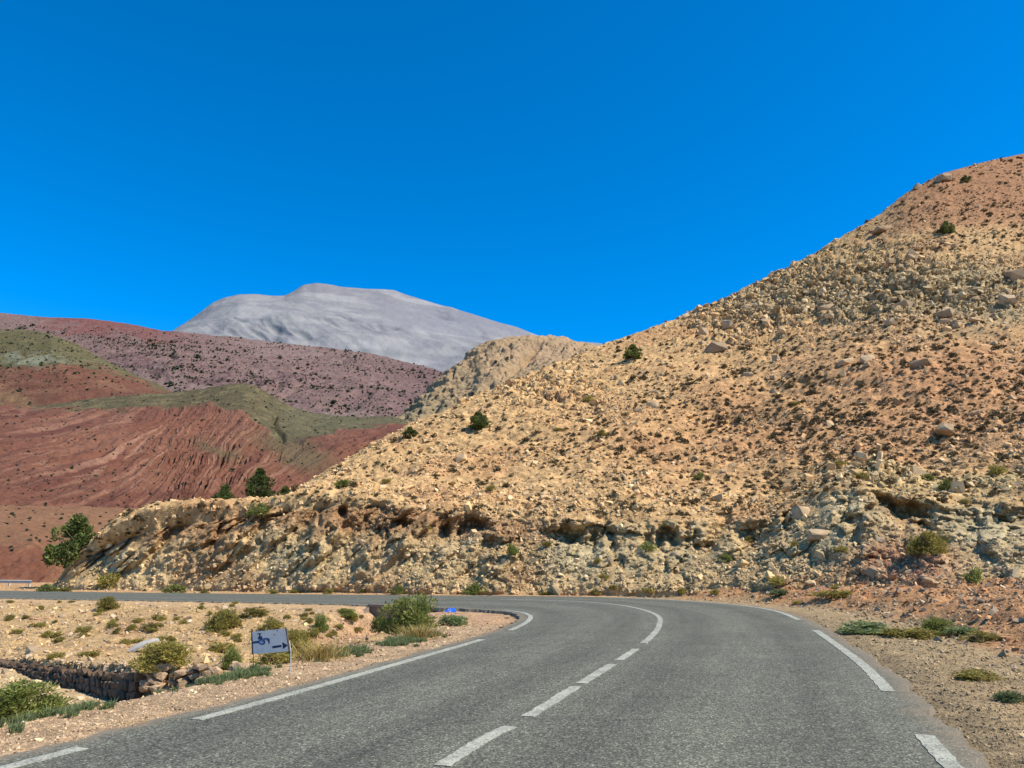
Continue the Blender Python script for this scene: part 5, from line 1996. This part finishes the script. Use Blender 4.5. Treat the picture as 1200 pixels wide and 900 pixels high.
tap = MB()
for poly in ([(278, 288), (342, 280), (343, 296), (280, 302)],
             [(303, 298), (325, 295), (330, 335), (305, 338)],
             [(285, 340), (352, 330), (360, 372), (298, 384)],
             [(205, 412), (300, 395), (312, 432), (210, 442)],
             [(345, 372), (385, 358), (425, 354), (455, 362), (468, 385), (464, 445), (452, 440), (440, 400), (415, 384), (385, 392), (352, 402)]):
    sign_poly(tap, [cpt(*q) for q in poly], 0.0005, 0.0022)
ring = [(348 + 52 * math.cos(t) , 418 + 42 * math.sin(t)) for t in np.linspace(0, 2 * math.pi, 19)[:-1]]
sign_poly(tap, [cpt(*q) for q in ring], 0.0005, 0.0030)
tap.build('tap_pictogram', M['signblue'], sroot)
tp = MB()
ring = [(346 + 34 * math.cos(t), 418 + 26 * math.sin(t)) for t in np.linspace(0, 2 * math.pi, 15)[:-1]]
sign_poly(tp, [cpt(*q) for q in ring], 0.0031, 0.0045)
sign_poly(tp, [cpt(*q) for q in [(358, 380), (400, 368), (432, 372), (436, 380), (400, 376), (362, 388)]], 0.0023, 0.0035)
tp.build('tap_highlight', M['signpale'], sroot)
ar = MB()
sign_poly(ar, [cpt(*q) for q in [(505, 478), (640, 457), (645, 490), (512, 512)]], 0.0005, 0.0022)
sign_poly(ar, [cpt(*q) for q in [(654, 416), (738, 466), (666, 520)]], 0.0005, 0.0022)
ar.build('arrow', M['signink'], sroot)
for c in ((580, 246), (538, 308)):
    dt = MB()
    sign_poly(dt, [cpt(c[0] + 13 * math.cos(t), c[1] + 8 * math.sin(t)) for t in np.linspace(0, 6.28, 8)[:-1]], 0.0005, 0.0018)
    dt.build('rust_spot', M['rust'], sroot)
rim = MB()
for k in range(5):
    pass
sign_poly(rim, [(-0.028, -0.02), (0.0, -0.02), (0.0, 1.03), (-0.028, 1.03)], -0.012, 0.006)
rim.build('edge_strip', M['rust'], sroot)
rim = MB()
sign_poly(rim, [(1.006, -0.02), (1.03, -0.02), (1.03, 1.04), (1.006, 1.04)], -0.012, 0.006)
rim.build('edge_strip', M['rust'], sroot)
for (u, mt) in ((-0.012, 'rust'), (1.04, 'galv')):
    a = on_sign(u, 0.45 if u > 0.5 else 0.95, -0.014)
    b = on_sign(u, 0.0, -0.014)
    gzz = H(np.array([[b.x + sroot.location.x, b.y + sroot.location.y]]))[0][0]
    g = Vector((b.x + 0.02, b.y, gzz - 0.1 - sroot.location.z))
    mb = MB()
    mb.tube([g, b, a], 0.007, 6)
    mb.build('post', M[mt], sroot)

# ------------------------------------------------------------------ culvert head wall
cr = empty('culvert_headwall', Vector(CUL) + Vector((0, 0, 0)), -0.42, 'dark brown concrete culvert wall beside the inner edge of the far road', 'culvert wall')
mb = MB()
mb.box((-0.05, 0.12, -0.68), (2.5, 0.24, 1.30))
mb.build('face_wall', M['concrete'], cr)
mb = MB()
mb.box((-0.05, 0.1, 0.02), (2.62, 0.36, 0.09))
mb.build('cap', M['concrete'], cr)
mb = MB()
mb.add([(-1.30, 0.0, -1.35), (-1.30, 0.0, 0.0), (-1.22, -0.95, -0.5), (-1.22, -0.95, -1.35), (-1.46, 0.0, -1.35), (-1.46, 0.0, 0.0), (-1.38, -0.98, -0.5), (-1.38, -0.98, -1.35)],
       [(0, 1, 2, 3), (7, 6, 5, 4), (1, 5, 6, 2), (3, 2, 6, 7), (0, 4, 5, 1)])
mb.build('wing_wall', M['concrete'], cr)

# blue plastic litter
h = hit(528, 717)
mb = MB()
rn = random.Random(5)
vv, ff = [], []
nxx, nyy = 9, 6
for i in range(nxx):
    for j in range(nyy):
        e_ = 1 if 0 < i < nxx - 1 and 0 < j < nyy - 1 else 0
        vv.append(((i / (nxx - 1) - .5) * 0.62 + rn.uniform(-.02, .02), (j / (nyy - 1) - .5) * 0.45 + rn.uniform(-.02, .02), 0.01 + e_ * rn.uniform(0.02, 0.16)))
for i in range(nxx - 1):
    for j in range(nyy - 1):
        a = i * nyy + j
        ff.append((a, a + nyy, a + nyy + 1, a + 1))
mb.add(vv, ff)
bagm = mb.build('plastic_bag', M['bluebag'])
bagm.location = h[0]
bagm.scale = (0.6, 0.8, 0.9)
tag(bagm, 'crumpled bright blue plastic bag lying on the gravel inside the bend', 'plastic bag')

# ------------------------------------------------------------------ guardrail and marker board at far left
ga, gb = Vector(P(36, 693.5, 56)), Vector(P(-260, 690, 66))
gdir = (gb - ga)
glen = gdir.length
gyaw = math.atan2(gdir.y, gdir.x)
zg = -0.05
gr = empty('guardrail', (ga.x, ga.y, zg), gyaw, 'low grey steel guardrail along the far road at the left edge', 'guardrail')
prof = [(0, 0.30), (0.05, 0.34), (0.05, 0.39), (0, 0.43), (0, 0.47), (0.05, 0.51), (0.05, 0.56), (0, 0.60)]
vv, ff = [], []
nseg = int(glen / 2) + 1
for i in range(nseg + 1):
    x = glen * i / nseg
    for y, z in prof:
        vv.append((x, y, z * 0.75))
    for y, z in prof[::-1]:
        vv.append((x, y - 0.012, z * 0.75))
k = len(prof) * 2
for i in range(nseg):
    for j in range(k):
        ff.append((i * k + j, i * k + (j + 1) % k, (i + 1) * k + (j + 1) % k, (i + 1) * k + j))
mb = MB()
mb.add(vv, ff)
mb.build('rail', M['galv'], gr)
for i in range(int(glen / 2) + 1):
    mb = MB()
    mb.box((0.3 + i * 2.0, -0.075, 0.15), (0.1, 0.1, 0.6))
    mb.build('post', M['galv'], gr)
cs = Vector(P(35.5, 690.8, 55))
mr = empty('bend_marker', (cs.x, cs.y, -0.1), 0, 'tiny black and white chevron board at the end of the guardrail', 'sign')
mb = MB()
mb.box((0, 0, cs.z + 0.1), (0.44, 0.02, 0.34))
mb.build('board', M['whitepaint'], mr)
mb = MB()
mb.box((0, 0.04, (cs.z + 0.1) / 2 - 0.1), (0.05, 0.05, cs.z + 0.4))
mb.build('post', M['galv'], mr)
zc = cs.z + 0.1
for x0 in (-0.20, 0.02):
    mb = MB()
    mb.prism([(x0 + 0.10, zc + 0.16), (x0, zc), (x0 + 0.10, zc - 0.16), (x0 + 0.18, zc - 0.16), (x0 + 0.08, zc), (x0 + 0.18, zc + 0.16)], -0.016, -0.011)
    mb.build('chevron', M['blackpaint'], mr)
